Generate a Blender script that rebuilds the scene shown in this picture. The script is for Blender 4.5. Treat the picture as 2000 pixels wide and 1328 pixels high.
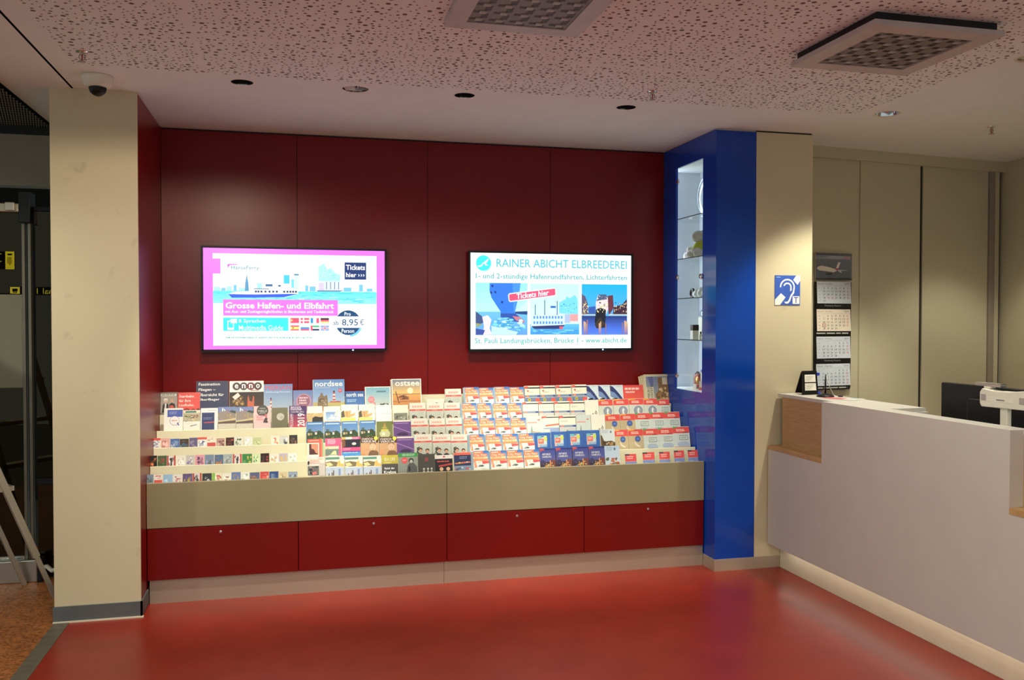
import bpy, bmesh, math, random
from mathutils import Matrix, Vector
from mathutils.geometry import tessellate_polygon

for o in list(bpy.data.objects):
    bpy.data.objects.remove(o)
scene = bpy.context.scene
COL = scene.collection
PI = math.pi
H = 2.7887            # ceiling height
YW = 5.9283           # back wall
YD = 5.2559           # front of the brochure counter

# ------------------------------------------------------------------ camera
yaw, pitch, roll = 0.2428, -0.0211, 0.0007
fw = Vector((math.sin(yaw) * math.cos(pitch), math.cos(yaw) * math.cos(pitch), math.sin(pitch)))
rt = Vector((math.cos(yaw), -math.sin(yaw), 0))
up = rt.cross(fw)
r2 = rt * math.cos(roll) + up * math.sin(roll)
u2 = -rt * math.sin(roll) + up * math.cos(roll)
cam_data = bpy.data.cameras.new('camera')
cam_data.sensor_width = 36
cam_data.lens = 1736.31 / 2000 * 36
cam_data.clip_start = 0.05
camera = bpy.data.objects.new('camera', cam_data)
COL.objects.link(camera)
m3 = Matrix((r2, u2, -fw)).transposed().to_4x4()
m3.translation = Vector((0, 0, 1.58))
camera.matrix_world = m3
scene.camera = camera

# ------------------------------------------------------------------ light
scene.view_settings.view_transform = 'Standard'
scene.view_settings.look = 'None'
scene.view_settings.gamma = 1.0
scene.view_settings.use_curve_mapping = False
scene.view_settings.exposure = 0.0
world = bpy.data.worlds.new('hall_ambient_fill')  # even ambient fill added for the light of the unbuilt hall
scene.world = world
world.use_nodes = True
world.node_tree.nodes['Background'].inputs[0].default_value = (0.80, 1.0, 1.01, 1)
world.node_tree.nodes['Background'].inputs[1].default_value = 0.52

WARM = (1.0, 0.98, 0.86)

def spot(name, loc, target, watt, size, blend=0.5, col=WARM, radius=0.05):
    d = bpy.data.lights.new(name, 'SPOT')
    d.energy = watt
    d.color = col
    d.spot_size = math.radians(size)
    d.spot_blend = blend
    d.shadow_soft_size = radius
    o = bpy.data.objects.new(name, d)
    COL.objects.link(o)
    o.location = loc
    o.rotation_euler = (Vector(target) - Vector(loc)).to_track_quat('-Z', 'Y').to_euler()
    return o

DOWNLIGHTS = ((-0.239, 4.727), (0.904, 4.71), (1.841, 4.751))
for x, y in DOWNLIGHTS:                       # the black downlights in front of the brochure counter
    spot('display_spot', (x, y, H + 0.015), (x, y + 0.74, 0.80), 210, 54, 0.8, (1.0, 0.97, 0.83), 0.04)
# unseen spots added as room fill, the first placed from its reflection on the wall
for x, y, w, a in ((-0.52, 3.1, 78, 172), (0.75, 2.3, 55, 112), (2.0, 2.9, 60, 112), (-0.62, 0.9, 90, 172), (1.6, 0.6, 70, 172), (0.4, -0.8, 60, 112), (2.3, -1.2, 60, 112)):
    spot('unseen_room_spot', (x, y, H - 0.03), (x, y, 0), w, a, 0.12 if a > 150 else 0.6, (1.0, 0.82, 0.58) if y > 3 else WARM, 0.07)
spot('unseen_entrance_spot', (-2.3, 3.9, H - 0.03), (-2.2, 4.6, 0), 118, 130, 0.6, radius=0.07)  # added spot without a fixture, brightens the fascia, ladder and terrazzo
# two ticket counter downlights, and an unseen spot added to brighten the office wall
for x, y, w in ((3.368, 4.521, 118), (3.30, 3.38, 150), (4.75, 4.75, 175)):
    spot('counter_and_fill_spot', (x, y, H + 0.01), (x, y, 0), w, 96, 0.45, (1.0, 0.97, 0.80))

# ------------------------------------------------------------------ materials
def lin(c):
    return tuple(((v / 255) / 12.92 if v / 255 <= 0.04045 else ((v / 255 + 0.055) / 1.055) ** 2.4) for v in c[:3])

MATS = {}
def mat(name, rgb, rough=0.5, metal=0.0, spec=0.5, var=0.06, scale=8.0, bump=0.0, bscale=60.0, coat=0.0, stretch=None, detail=3.0):
    m = bpy.data.materials.new(name)
    m.use_nodes = True
    nt = m.node_tree
    b = nt.nodes['Principled BSDF']
    b.inputs['Roughness'].default_value = rough
    b.inputs['Metallic'].default_value = metal
    b.inputs['Specular IOR Level'].default_value = spec
    b.inputs['Coat Weight'].default_value = coat
    b.inputs['Coat Roughness'].default_value = 0.08
    tc = nt.nodes.new('ShaderNodeTexCoord')
    mp = nt.nodes.new('ShaderNodeMapping')
    if stretch:
        mp.inputs['Scale'].default_value = stretch
    nt.links.new(tc.outputs['Object'], mp.inputs['Vector'])
    n = nt.nodes.new('ShaderNodeTexNoise')
    n.inputs['Scale'].default_value = scale
    n.inputs['Detail'].default_value = detail
    nt.links.new(mp.outputs[0], n.inputs['Vector'])
    r = nt.nodes.new('ShaderNodeValToRGB')
    c = lin(rgb)
    r.color_ramp.elements[0].position = 0.3
    r.color_ramp.elements[1].position = 0.7
    r.color_ramp.elements[0].color = tuple(v * (1 - var) for v in c) + (1,)
    r.color_ramp.elements[1].color = tuple(min(1, v * (1 + var)) for v in c) + (1,)
    nt.links.new(n.outputs['Fac'], r.inputs[0])
    nt.links.new(r.outputs[0], b.inputs['Base Color'])
    if bump:
        n2 = nt.nodes.new('ShaderNodeTexNoise')
        n2.inputs['Scale'].default_value = bscale
        nt.links.new(mp.outputs[0], n2.inputs['Vector'])
        bp = nt.nodes.new('ShaderNodeBump')
        bp.inputs['Strength'].default_value = bump
        bp.inputs['Distance'].default_value = 0.002
        nt.links.new(n2.outputs['Fac'], bp.inputs['Height'])
        nt.links.new(bp.outputs[0], b.inputs['Normal'])
    MATS[name] = m
    return m

def glow(name, rgb, strength):
    m = mat(name, rgb)
    b = m.node_tree.nodes['Principled BSDF']
    b.inputs['Emission Color'].default_value = lin(rgb) + (1,)
    b.inputs['Emission Strength'].default_value = strength
    return m

def glassy(name, rgb=(255, 255, 255), rough=0.0, alpha_mix=None, tint=(255, 255, 255)):
    m = bpy.data.materials.new(name)
    m.use_nodes = True
    nt = m.node_tree
    out = nt.nodes['Material Output']
    nt.nodes.remove(nt.nodes['Principled BSDF'])
    t = nt.nodes.new('ShaderNodeBsdfTransparent')
    t.inputs[0].default_value = lin(rgb) + (1,)
    g = nt.nodes.new('ShaderNodeBsdfGlossy')
    g.inputs['Roughness'].default_value = rough
    g.inputs['Color'].default_value = lin(tint) + (1,)
    f = nt.nodes.new('ShaderNodeFresnel')
    f.inputs[0].default_value = 1.5
    geo = nt.nodes.new('ShaderNodeNewGeometry')
    front = nt.nodes.new('ShaderNodeMath')
    front.operation = 'SUBTRACT'
    front.inputs[0].default_value = 1.0
    nt.links.new(geo.outputs['Backfacing'], front.inputs[1])
    fac = nt.nodes.new('ShaderNodeMath')
    fac.operation = 'MULTIPLY'
    nt.links.new(f.outputs[0], fac.inputs[0])
    nt.links.new(front.outputs[0], fac.inputs[1])
    mx = nt.nodes.new('ShaderNodeMixShader')
    nt.links.new(fac.outputs[0], mx.inputs[0])
    nt.links.new(t.outputs[0], mx.inputs[1])
    nt.links.new(g.outputs[0], mx.inputs[2])
    last = mx
    if alpha_mix:
        d = nt.nodes.new('ShaderNodeBsdfDiffuse')
        d.inputs[0].default_value = lin(alpha_mix[0]) + (1,)
        m2 = nt.nodes.new('ShaderNodeMixShader')
        m2.inputs[0].default_value = alpha_mix[1]
        nt.links.new(mx.outputs[0], m2.inputs[1])
        nt.links.new(d.outputs[0], m2.inputs[2])
        last = m2
    nt.links.new(last.outputs[0], out.inputs[0])
    MATS[name] = m
    return m

def color_print(name, emit=0.0, rough=0.38):
    m = bpy.data.materials.new(name)
    m.use_nodes = True
    nt = m.node_tree
    b = nt.nodes['Principled BSDF']
    a = nt.nodes.new('ShaderNodeAttribute')
    a.attribute_name = 'Col'
    b.inputs['Roughness'].default_value = rough
    if emit:
        b.inputs['Base Color'].default_value = (0.01, 0.01, 0.012, 1)
        nt.links.new(a.outputs['Color'], b.inputs['Emission Color'])
        b.inputs['Emission Strength'].default_value = emit
    else:
        tc = nt.nodes.new('ShaderNodeTexCoord')          # ink is never quite even
        n = nt.nodes.new('ShaderNodeTexNoise')
        n.inputs['Scale'].default_value = 130
        n.inputs['Detail'].default_value = 5
        n.inputs['Roughness'].default_value = 0.7
        mr = nt.nodes.new('ShaderNodeMapRange')
        mr.inputs['From Min'].default_value = 0.3
        mr.inputs['From Max'].default_value = 0.7
        mr.inputs['To Min'].default_value = 0.86
        mr.inputs['To Max'].default_value = 1.08
        hs = nt.nodes.new('ShaderNodeHueSaturation')
        hs.inputs['Saturation'].default_value = 0.92
        nt.links.new(tc.outputs['Object'], n.inputs['Vector'])
        nt.links.new(n.outputs['Fac'], mr.inputs[0])
        nt.links.new(mr.outputs[0], hs.inputs['Value'])
        nt.links.new(a.outputs['Color'], hs.inputs['Color'])
        nt.links.new(hs.outputs[0], b.inputs['Base Color'])
    MATS[name] = m
    return m

mat('red_floor', (136, 36, 21), 0.33, var=0.10, scale=5, bump=0.12, bscale=180, spec=0.42)
mat('red_wall', (122, 11, 10), 0.32, var=0.03, spec=0.36)
mat('red_drawer', (118, 12, 6), 0.34, var=0.03, spec=0.35)
mat('blue_gloss', (5, 66, 170), 0.14, var=0.03, spec=0.42)
mat('beige', (212, 198, 164), 0.5, var=0.02, scale=3)
mat('office_beige', (196, 186, 156), 0.5, var=0.02, scale=3)
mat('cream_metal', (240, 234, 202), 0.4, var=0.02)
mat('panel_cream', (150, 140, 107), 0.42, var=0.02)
mat('counter_white', (206, 201, 192), 0.42, var=0.02)
mat('plinth_lit', (226, 216, 190), 0.5, var=0.04)
mat('ceiling_white', (238, 238, 236), 0.8, var=0.02)
mat('void', (54, 40, 32), 0.9)
mat('dark', (14, 13, 13), 0.6)
mat('black_plastic', (12, 12, 13), 0.45, spec=0.35)
mat('board_core', (172, 144, 126), 0.9)
mat('grey_base', (92, 95, 96), 0.5)
mat('grey_strip', (96, 90, 76), 0.45, var=0.2, scale=20)
mat('steel', (190, 185, 176), 0.32, 1.0, var=0.05, scale=4, stretch=(1, 1, 40))
mat('brushed', (188, 176, 156), 0.38, 0.5, var=0.03, scale=4, stretch=(1, 1, 30))
mat('aluminium', (200, 190, 176), 0.42, 0.7, var=0.05)
mat('dull_metal', (112, 106, 94), 0.45, 0.4)
mat('chrome', (230, 230, 230), 0.12, 1.0)
mat('white_plastic', (232, 226, 208), 0.4)
mat('white_inside', (232, 236, 236), 0.55, var=0.02)
mat('wood', (186, 146, 100), 0.45, var=0.12, scale=7, stretch=(1.5, 1.5, 16), detail=5)
mat('wood_edge', (190, 150, 98), 0.45, var=0.12, scale=9, stretch=(16, 2, 2), detail=5)
mat('paper', (236, 230, 214), 0.6, var=0.03)
mat('grille', (126, 116, 110), 0.5)
mat('grille_pad', (172, 162, 156), 0.5)
mat('ac_white', (196, 186, 182), 0.45)
mat('fascia', (150, 138, 122), 0.6)
mat('mesh_metal', (120, 114, 104), 0.5)
mat('hall_dark', (44, 36, 29), 0.7)
mat('plush_grey', (206, 200, 194), 0.95, bump=0.8, bscale=160)
mat('plush_lime', (182, 190, 52), 0.9, bump=0.5, bscale=160)
mat('skin_label', (222, 216, 200), 0.6)
mat('red_badge', (190, 60, 46), 0.5, var=0.25, scale=60)
mat('gold', (200, 160, 84), 0.4, 0.6, var=0.2, scale=50)
mat('blue_badge', (42, 70, 190), 0.4)
mat('blue_clip', (40, 70, 200), 0.4)
glow('led', (255, 246, 230), 4.6)
glow('case_led', (226, 240, 255), 3.0)
glow('lamp', (255, 240, 214), 5.0)
glow('tv_led', (120, 190, 255), 6.0)
glassy('glass', (246, 250, 248))
glassy('hall_glass', (126, 118, 98), tint=(255, 226, 186))  # reflection tinted to paint in the hall's warm light
glassy('frosted', (120, 116, 100), 0.25, ((170, 166, 142), 0.5))
glassy('acrylic', (232, 236, 236))
glassy('dome', (40, 44, 50))
color_print('print')
color_print('screen', 1.3, 0.25)
color_print('backlit', 11.0, 0.3)

# terrazzo of the hall floor: speckled
tz = mat('terrazzo', (150, 92, 48), 0.4, var=0.1, scale=3)
nt = tz.node_tree
vor = nt.nodes.new('ShaderNodeTexVoronoi')
vor.inputs['Scale'].default_value = 85
hs = nt.nodes.new('ShaderNodeHueSaturation')
mr = nt.nodes.new('ShaderNodeMapRange')
mr.inputs['To Min'].default_value = 0.55
mr.inputs['To Max'].default_value = 1.4
sep = nt.nodes.new('ShaderNodeSeparateColor')
nt.links.new(nt.nodes['Texture Coordinate'].outputs['Object'], vor.inputs['Vector'])
nt.links.new(vor.outputs['Color'], sep.inputs[0])
nt.links.new(sep.outputs[0], mr.inputs[0])
nt.links.new(mr.outputs[0], hs.inputs['Value'])
nt.links.new([n for n in nt.nodes if n.type == 'VALTORGB'][0].outputs[0], hs.inputs['Color'])
nt.links.new(hs.outputs[0], nt.nodes['Principled BSDF'].inputs['Base Color'])
# scuff marks on the beige pillar
bm_ = MATS['beige'].node_tree
mus = bm_.nodes.new('ShaderNodeTexNoise')
mus.inputs['Scale'].default_value = 9
mus.inputs['Detail'].default_value = 8
mus.inputs['Distortion'].default_value = 0.5
rmp = bm_.nodes.new('ShaderNodeValToRGB')
rmp.color_ramp.elements[0].position = 0.655
rmp.color_ramp.elements[0].color = (0, 0, 0, 1)
rmp.color_ramp.elements[1].position = 0.76
rmp.color_ramp.elements[1].color = (0.26, 0.26, 0.26, 1)
mixc = bm_.nodes.new('ShaderNodeMixRGB')
mixc.inputs[2].default_value = lin((132, 116, 92)) + (1,)
bm_.links.new(bm_.nodes['Texture Coordinate'].outputs['Object'], mus.inputs['Vector'])
bm_.links.new(mus.outputs['Fac'], rmp.inputs[0])
bm_.links.new(rmp.outputs[0], mixc.inputs[0])
bm_.links.new([n for n in bm_.nodes if n.type == 'VALTORGB' and n != rmp][0].outputs[0], mixc.inputs[1])
bm_.links.new(mixc.outputs[0], bm_.nodes['Principled BSDF'].inputs['Base Color'])

# ------------------------------------------------------------------ mesh helpers
class MB:
    def __init__(self):
        self.v, self.f, self.s = [], [], []
    def add(self, vs, fs, smooth=False):
        b = len(self.v)
        self.v += [tuple(p) for p in vs]
        for f in fs:
            self.f.append(tuple(i + b for i in f))
            self.s.append(smooth)
        return self
    def box(self, x0, y0, z0, x1, y1, z1):
        return self.add([(x0, y0, z0), (x1, y0, z0), (x1, y1, z0), (x0, y1, z0), (x0, y0, z1), (x1, y0, z1), (x1, y1, z1), (x0, y1, z1)],
                        [(0, 3, 2, 1), (4, 5, 6, 7), (0, 1, 5, 4), (1, 2, 6, 5), (2, 3, 7, 6), (3, 0, 4, 7)])
    def bar(self, p, q, w, d, hint=(0, 1, 0)):
        p, q = Vector(p), Vector(q)
        z = (q - p).normalized()
        x = Vector(hint).cross(z).normalized()
        y = z.cross(x)
        vs = []
        for c in (p, q):
            for a, b in ((-1, -1), (1, -1), (1, 1), (-1, 1)):
                vs.append(c + x * a * w / 2 + y * b * d / 2)
        return self.add(vs, [(0, 3, 2, 1), (4, 5, 6, 7), (0, 1, 5, 4), (1, 2, 6, 5), (2, 3, 7, 6), (3, 0, 4, 7)])
    def tube(self, pts, r, n=10):
        pts = [Vector(p) for p in pts]
        vs, fs = [], []
        for i, p in enumerate(pts):
            t = (pts[min(i + 1, len(pts) - 1)] - pts[max(i - 1, 0)]).normalized()
            h = Vector((0, 0, 1)) if abs(t.z) < 0.9 else Vector((1, 0, 0))
            a = h.cross(t).normalized()
            b = t.cross(a)
            rr = r[i] if isinstance(r, (list, tuple)) else r
            for k in range(n):
                an = 2 * PI * k / n
                vs.append(p + a * math.cos(an) * rr + b * math.sin(an) * rr)
        for i in range(len(pts) - 1):
            for k in range(n):
                fs.append((i * n + k, i * n + (k + 1) % n, (i + 1) * n + (k + 1) % n, (i + 1) * n + k))
        fs.append(tuple(range(n - 1, -1, -1)))
        fs.append(tuple(range((len(pts) - 1) * n, len(pts) * n)))
        return self.add(vs, fs, True)
    def lathe(self, prof, c=(0, 0, 0), n=32, axis='Z', smooth=True):
        vs, fs = [], []
        for r, h in prof:
            for k in range(n):
                a = 2 * PI * k / n
                x, y = r * math.cos(a), r * math.sin(a)
                p = {'Z': (x, y, h), 'Y': (x, h, y), 'X': (h, x, y)}[axis]
                vs.append((c[0] + p[0], c[1] + p[1], c[2] + p[2]))
        for i in range(len(prof) - 1):
            for k in range(n):
                fs.append((i * n + k, i * n + (k + 1) % n, (i + 1) * n + (k + 1) % n, (i + 1) * n + k))
        if prof[0][0] > 1e-5:
            pass
        return self.add(vs, fs, smooth)
    def prism(self, poly, a0, a1, axis='X'):
        n = len(poly)
        vs = []
        for a in (a0, a1):
            for p, q in poly:
                vs.append({'X': (a, p, q), 'Y': (p, a, q), 'Z': (p, q, a)}[axis])
        fs = [tuple(range(n)), tuple(range(2 * n - 1, n - 1, -1))]
        for i in range(n):
            fs.append((i, i + n, (i + 1) % n + n, (i + 1) % n))
        return self.add(vs, fs)
    def ball(self, c, r, n=14, m=8):
        rx, ry, rz = r if isinstance(r, (tuple, list)) else (r, r, r)
        vs, fs = [], []
        for j in range(m + 1):
            t = PI * j / m
            for k in range(n):
                a = 2 * PI * k / n
                vs.append((c[0] + rx * math.sin(t) * math.cos(a), c[1] + ry * math.sin(t) * math.sin(a), c[2] + rz * math.cos(t)))
        for j in range(m):
            for k in range(n):
                fs.append((j * n + k, (j + 1) * n + k, (j + 1) * n + (k + 1) % n, j * n + (k + 1) % n))
        return self.add(vs, fs, True)
    def build(self, name, m, parent=None, bevel=0.0):
        me = bpy.data.meshes.new(name)
        me.from_pydata(self.v, [], self.f)
        bm = bmesh.new()
        bm.from_mesh(me)
        for i, f in enumerate(bm.faces):
            f.smooth = self.s[i] if i < len(self.s) else False
        bmesh.ops.recalc_face_normals(bm, faces=bm.faces)
        bm.to_mesh(me)
        bm.free()
        me.materials.append(MATS[m])
        o = bpy.data.objects.new(name, me)
        COL.objects.link(o)
        if parent:
            o.parent = parent
        if bevel:
            md = o.modifiers.new('bevel', 'BEVEL')
            md.width = bevel
            md.segments = 2
            md.limit_method = 'ANGLE'
        return o

def tag(o, label=None, cat=None, group=None, kind=None):
    if label: o['label'] = label
    if cat: o['category'] = cat
    if group: o['group'] = group
    if kind: o['kind'] = kind
    return o

def empty(name, loc=(0, 0, 0), rz=0.0):
    o = bpy.data.objects.new(name, None)
    o.empty_display_size = 0.05
    COL.objects.link(o)
    o.location = loc
    o.rotation_euler = (0, 0, rz)
    return o

def struct(o, label=None):
    o['kind'] = 'structure'
    if label: o['label'] = label
    return o

def copy_tree(o, parent=None):
    c = o.copy()
    COL.objects.link(c)
    c.parent = parent
    for ch in list(o.children):
        copy_tree(ch, c)
    return c

def circ(x, y, r, n=28):
    return [(x + r * math.cos(2 * PI * k / n), y + r * math.sin(2 * PI * k / n)) for k in range(n)]

# ================================================================== the setting
XP0, XP1, YP = -1.211, -0.788, 5.057          # left pillar
XB, XB2, XB3, YB = 2.586, 2.8606, 3.2636, 5.116   # blue column, beige pillar

floor = struct(MB().box(-1.137, -3.0, -0.06, 7.0, 6.1, 0.0).build('floor', 'red_floor'), 'glossy red linoleum floor')
trim = struct(MB().box(-1.213, -3.0, -0.06, -1.137, YP, 0.002).build('trim_1', 'grey_strip'), 'grey metal strip between red and brown floors')
hall = struct(MB().box(-6.0, -3.0, -0.06, -1.213, 9.0, -0.004).build('floor_hall', 'grey_strip'), 'brown speckled terrazzo floor of the hall')
tile_me = None
for ix in range(3):
    for iy in range(7):
        x1 = -1.2145 - 0.6 * ix
        y0 = 2.62 + 0.605 * iy
        if tile_me is None:
            t = MB().box(-0.598, 0, -0.02, 0, 0.602, 0.0).build('floor_tile', 'terrazzo', hall)
            tile_me = t.data
        else:
            t = bpy.data.objects.new('floor_tile', tile_me)
            COL.objects.link(t)
            t.parent = hall
        t.location = (x1, y0, 0)

# ceiling: smooth border, perforated field, recessed fittings cut out
PX0, PX1, PY0, PY1 = -1.0, 3.2, -1.6, 4.6
cut = [circ(x, y, 0.055) for x, y in DOWNLIGHTS] + [circ(0.327, 4.712, 0.068), circ(3.368, 4.521, 0.066)]
def tess(loops, z):
    L = [[Vector((x, y, 0)) for x, y in l] for l in loops]
    return [(v.x, v.y, z) for l in L for v in l], tessellate_polygon(L)
loops = [[(-1.095, PY1), (7.0, PY1), (7.0, 6.3), (-1.095, 6.3)]] + [c for c in cut if min(p[1] for p in c) > PY1]
cm = MB()
cm.add(*tess(loops, H))
side = [c for c in cut if min(p[1] for p in c) <= PY1]
cm.add(*tess([[(PX1, -3.0), (7.0, -3.0), (7.0, PY1), (PX1, PY1)], ] + side, H))
cm.add([(-1.095, -3.0, H), (PX0, -3.0, H), (PX0, PY1, H), (-1.095, PY1, H)], [(0, 1, 2, 3)])
cm.add([(-1.43, -3.0, H), (-1.107, -3.0, H), (-1.107, YP, H), (-1.43, YP, H)], [(0, 1, 2, 3)])
cm.add([(-1.43, YP, H), (-1.095, YP, H), (-1.095, 6.3, H), (-1.43, 6.3, H)], [(0, 1, 2, 3)])
cm.add([(-1.43, -3.0, H), (-1.43, 6.3, H), (-1.43, 6.3, H + 0.12), (-1.43, -3.0, H + 0.12)], [(0, 1, 2, 3)])
me = bpy.data.meshes.new('ceiling')
me.from_pydata(cm.v, [], cm.f)
me.materials.append(MATS['ceiling_white'])
ceil = bpy.data.objects.new('ceiling', me)
COL.objects.link(ceil)
struct(ceil, 'white plaster ceiling with a perforated field')
# shadow gap beside the left border and the void above everything
MB().box(-1.107, -3.0, H + 0.01, -1.095, YP, H + 0.02).build('shadow_gap', 'dark', ceil)
MB().box(-1.43, -3.0, H + 0.13, 7.0, 6.3, H + 0.15).build('ceiling_void', 'void', ceil)
# perforated board: one tile of random round holes, turned and repeated
rnd = random.Random(7)
T = 0.6
holes = []
tries = 0
while len(holes) < 290 and tries < 30000:
    tries += 1
    r = rnd.choice((0.0046, 0.0046, 0.0046, 0.0072, 0.0072, 0.0105))
    x, y = rnd.uniform(0.013, T - 0.013), rnd.uniform(0.013, T - 0.013)
    if all((x - a) ** 2 + (y - b) ** 2 > (r + c + 0.009) ** 2 for a, b, c in holes):
        holes.append((x, y, r))
tl = [[(0, 0), (T, 0), (T, T), (0, T)]] + [circ(x - 0, y, r, 10) for x, y, r in holes]
tv, tf = tess(tl, 0)
for x, y, r in holes:                          # the walls of each hole
    b = len(tv)
    c = circ(x, y, r, 10)
    tv += [(p, q, 0) for p, q in c] + [(p, q, 0.0125) for p, q in c]
    tf += [(b + k, b + (k + 1) % 10, b + 10 + (k + 1) % 10, b + 10 + k) for k in range(10)]
pv, pf, pm = [], [], []
tm = [0 if len(f) == 3 else 1 for f in tf]          # the raw board shows inside the holes
nx, ny = int((PX1 - PX0) / T + 0.5), int(round((PY1 + 1.4) / T))
for i in range(nx):
    for j in range(ny):
        k = rnd.randrange(4)
        b = len(pv)
        for x, y, z in tv:
            u, w = x - T / 2, y - T / 2
            for _ in range(k):
                u, w = -w, u
            pv.append((PX0 + T * i + u + T / 2, PY1 - T * (j + 1) + w + T / 2, H + z))
        pf += [tuple(q + b for q in f) for f in tf]
        pm += tm
me = bpy.data.meshes.new('perforated_board')
me.from_pydata(pv, [], pf)
me.materials.append(MATS['ceiling_white'])
me.materials.append(MATS['board_core'])
me.polygons.foreach_set('material_index', pm)
perf = bpy.data.objects.new('perforated_board', me)
COL.objects.link(perf)
perf.parent = ceil
perf['kind'] = 'stuff'
MB().box(PX0, -2.9, H + 0.013, PX1, PY1, H + 0.02).build('acoustic_fleece', 'void', ceil)

# left pillar with red cladding towards the niche
pil = struct(MB().box(XP0, YP, 0.085, XP1 - 0.012, 6.0, H).box(XP1 - 0.012, YP, 0.085, XP1, YP + 0.014, H).build('wall_left', 'beige'), 'beige pillar at the left of the red niche')
MB().box(XP1 - 0.011, YP + 0.0145, 0.085, XP1, YW + 0.02, H - 0.006).build('wall_panel', 'red_wall', pil)['label'] = 'dark red side panel of the niche'
bb = MB()
bb.box(XP0 - 0.006, YP - 0.010, 0.006, XP1 + 0.008, YP, 0.085)
bb.box(XP1 - 0.002, YP - 0.010, 0.006, XP1 + 0.008, YD + 0.02, 0.085)
bbo = struct(bb.build('baseboard_left', 'grey_base'), 'grey plastic skirting around the beige pillar')
MB().box(XP0 - 0.006, YP - 0.016, 0.0, XP1 + 0.014, YP - 0.002, 0.008).build('sealing_strip', 'plinth_lit', bbo)

# back wall of red panels with joints
wb = struct(MB().box(-0.82, YW + 0.02, 0, 2.62, YW + 0.10, H).build('wall_back', 'dark'), 'dark red panelled back wall of the niche')
xs = [XP1, 0.036, 0.885, 1.741, XB]
for i in range(4):
    MB().box(xs[i] + 0.0015, YW, 0.0, xs[i + 1] - 0.0015, YW + 0.02, H - 0.012).build('wall_panel', 'red_wall', wb)

# beige pillar at the right
wr = struct(MB().box(XB2 + 0.0015, YB, 0.075, XB3, 5.95, H - 0.010).build('wall_right', 'beige'), 'beige pillar right of the blue column')
MB().box(XB2, YB - 0.002, 0.0, XB3 + 0.002, YB + 0.1, 0.075).build('plinth', 'brushed', wr)
MB().box(XB2, YB + 0.006, H - 0.010, XB3 - 0.006, 5.95, H).build('shadow_gap', 'dark', wr)

# office wall behind the ticket counter, sliding panels under a header
h0, h1 = Vector((3.30, 5.446)), Vector((5.286, 5.694))
hd = (h1 - h0)
ang = math.atan2(hd.y, hd.x)
L = hd.length
wo = struct(MB().box(0, 0.03, 0, L + 0.05, 0.12, H).build('wall_office', 'dark'), 'office wall of tall beige sliding panels')
wo.location = (h0.x, h0.y, 0)
wo.rotation_euler = (0, 0, ang)
MB().box(0, -0.02, 2.712, L, 0.03, H).build('header_rail', 'office_beige', wo)
def hs_(s):            # along the wall: the old origin sits 0.2 m right of the start
    return 0.2 + (L - 0.2) * s
for s0, s1, y in ((-0.11, 0.2265, 0.012), (0.2275, 0.531, 0.002), (0.549, 0.904, 0.006), (0.941, 0.965, 0.0)):
    MB().box(hs_(s0), y, 0.02, hs_(s1), y + 0.016, 2.712).build('sliding_panel', 'office_beige', wo)
MB().box(hs_(0.531), 0.016, 0.0, hs_(0.549), 0.028, 2.712).build('reveal', 'hall_dark', wo)
MB().box(hs_(0.908), -0.004, 0.0, hs_(0.935), 0.02, 2.712).build('reveal', 'fascia', wo)
struct(MB().box(5.26, 1.0, 0, 5.36, 5.72, H).build('wall_office_right', 'office_beige'), 'beige side wall behind the ticket counter')

# entrance at the left: fascia, mesh ceiling, glass doors
fa = struct(MB().box(-5.0, 6.0, 2.405, XP0 + 0.1, 6.12, 2.715).build('wall_fascia', 'fascia'), 'grey fascia above the glass entrance doors')
struct(MB().box(-5.0, 8.6, -0.1, 0.0, 8.7, 3.4).build('dark_backdrop', 'hall_dark'), 'dark backdrop added behind the glass doors')  # added dark sheet, keeps the ambient light from showing through the glass
struct(MB().box(-5.0, 6.3, 2.72, -1.0, 8.7, 2.8).build('ceiling_porch', 'hall_dark'), 'dark porch ceiling behind the glass doors')
msh = MB()
mz = H - 0.022
for i in range(150):                           # expanded metal: slanting strands over fine cross wires
    x = -1.16 - i * 0.0145
    xa, xb = x, x + 0.24 * 2.2
    ya = 5.99
    yb = 3.79
    if xb > -1.434:                            # stop at the edge of the plaster ceiling
        yb = ya - (-1.434 - xa) / 0.24
        xb = -1.434
        if yb > ya - 0.05:
            continue
    msh.bar((xa, ya, mz), (xb, yb, mz), 0.005, 0.006)
for j in range(36):
    y = 3.8 + j * 0.062
    msh.bar((-3.3, y, mz + 0.006), (-1.435, y, mz + 0.006), 0.004, 0.004, (0, 0, 1))
mo = msh.build('mesh_ceiling', 'mesh_metal')
mo['kind'] = 'structure'
MB().box(-5.0, 6.0, 2.716, -1.1, 6.03, H + 0.2).build('closing_panel', 'dark', fa)  # added to keep the ambient light out of the gap above the fascia
mo['label'] = 'dark expanded metal ceiling over the entrance'
struct(MB().box(-5.0, 3.0, H + 0.16, -1.43, 6.3, H + 0.2).build('ceiling_hall', 'dark'), 'black void above the mesh ceiling')

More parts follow.
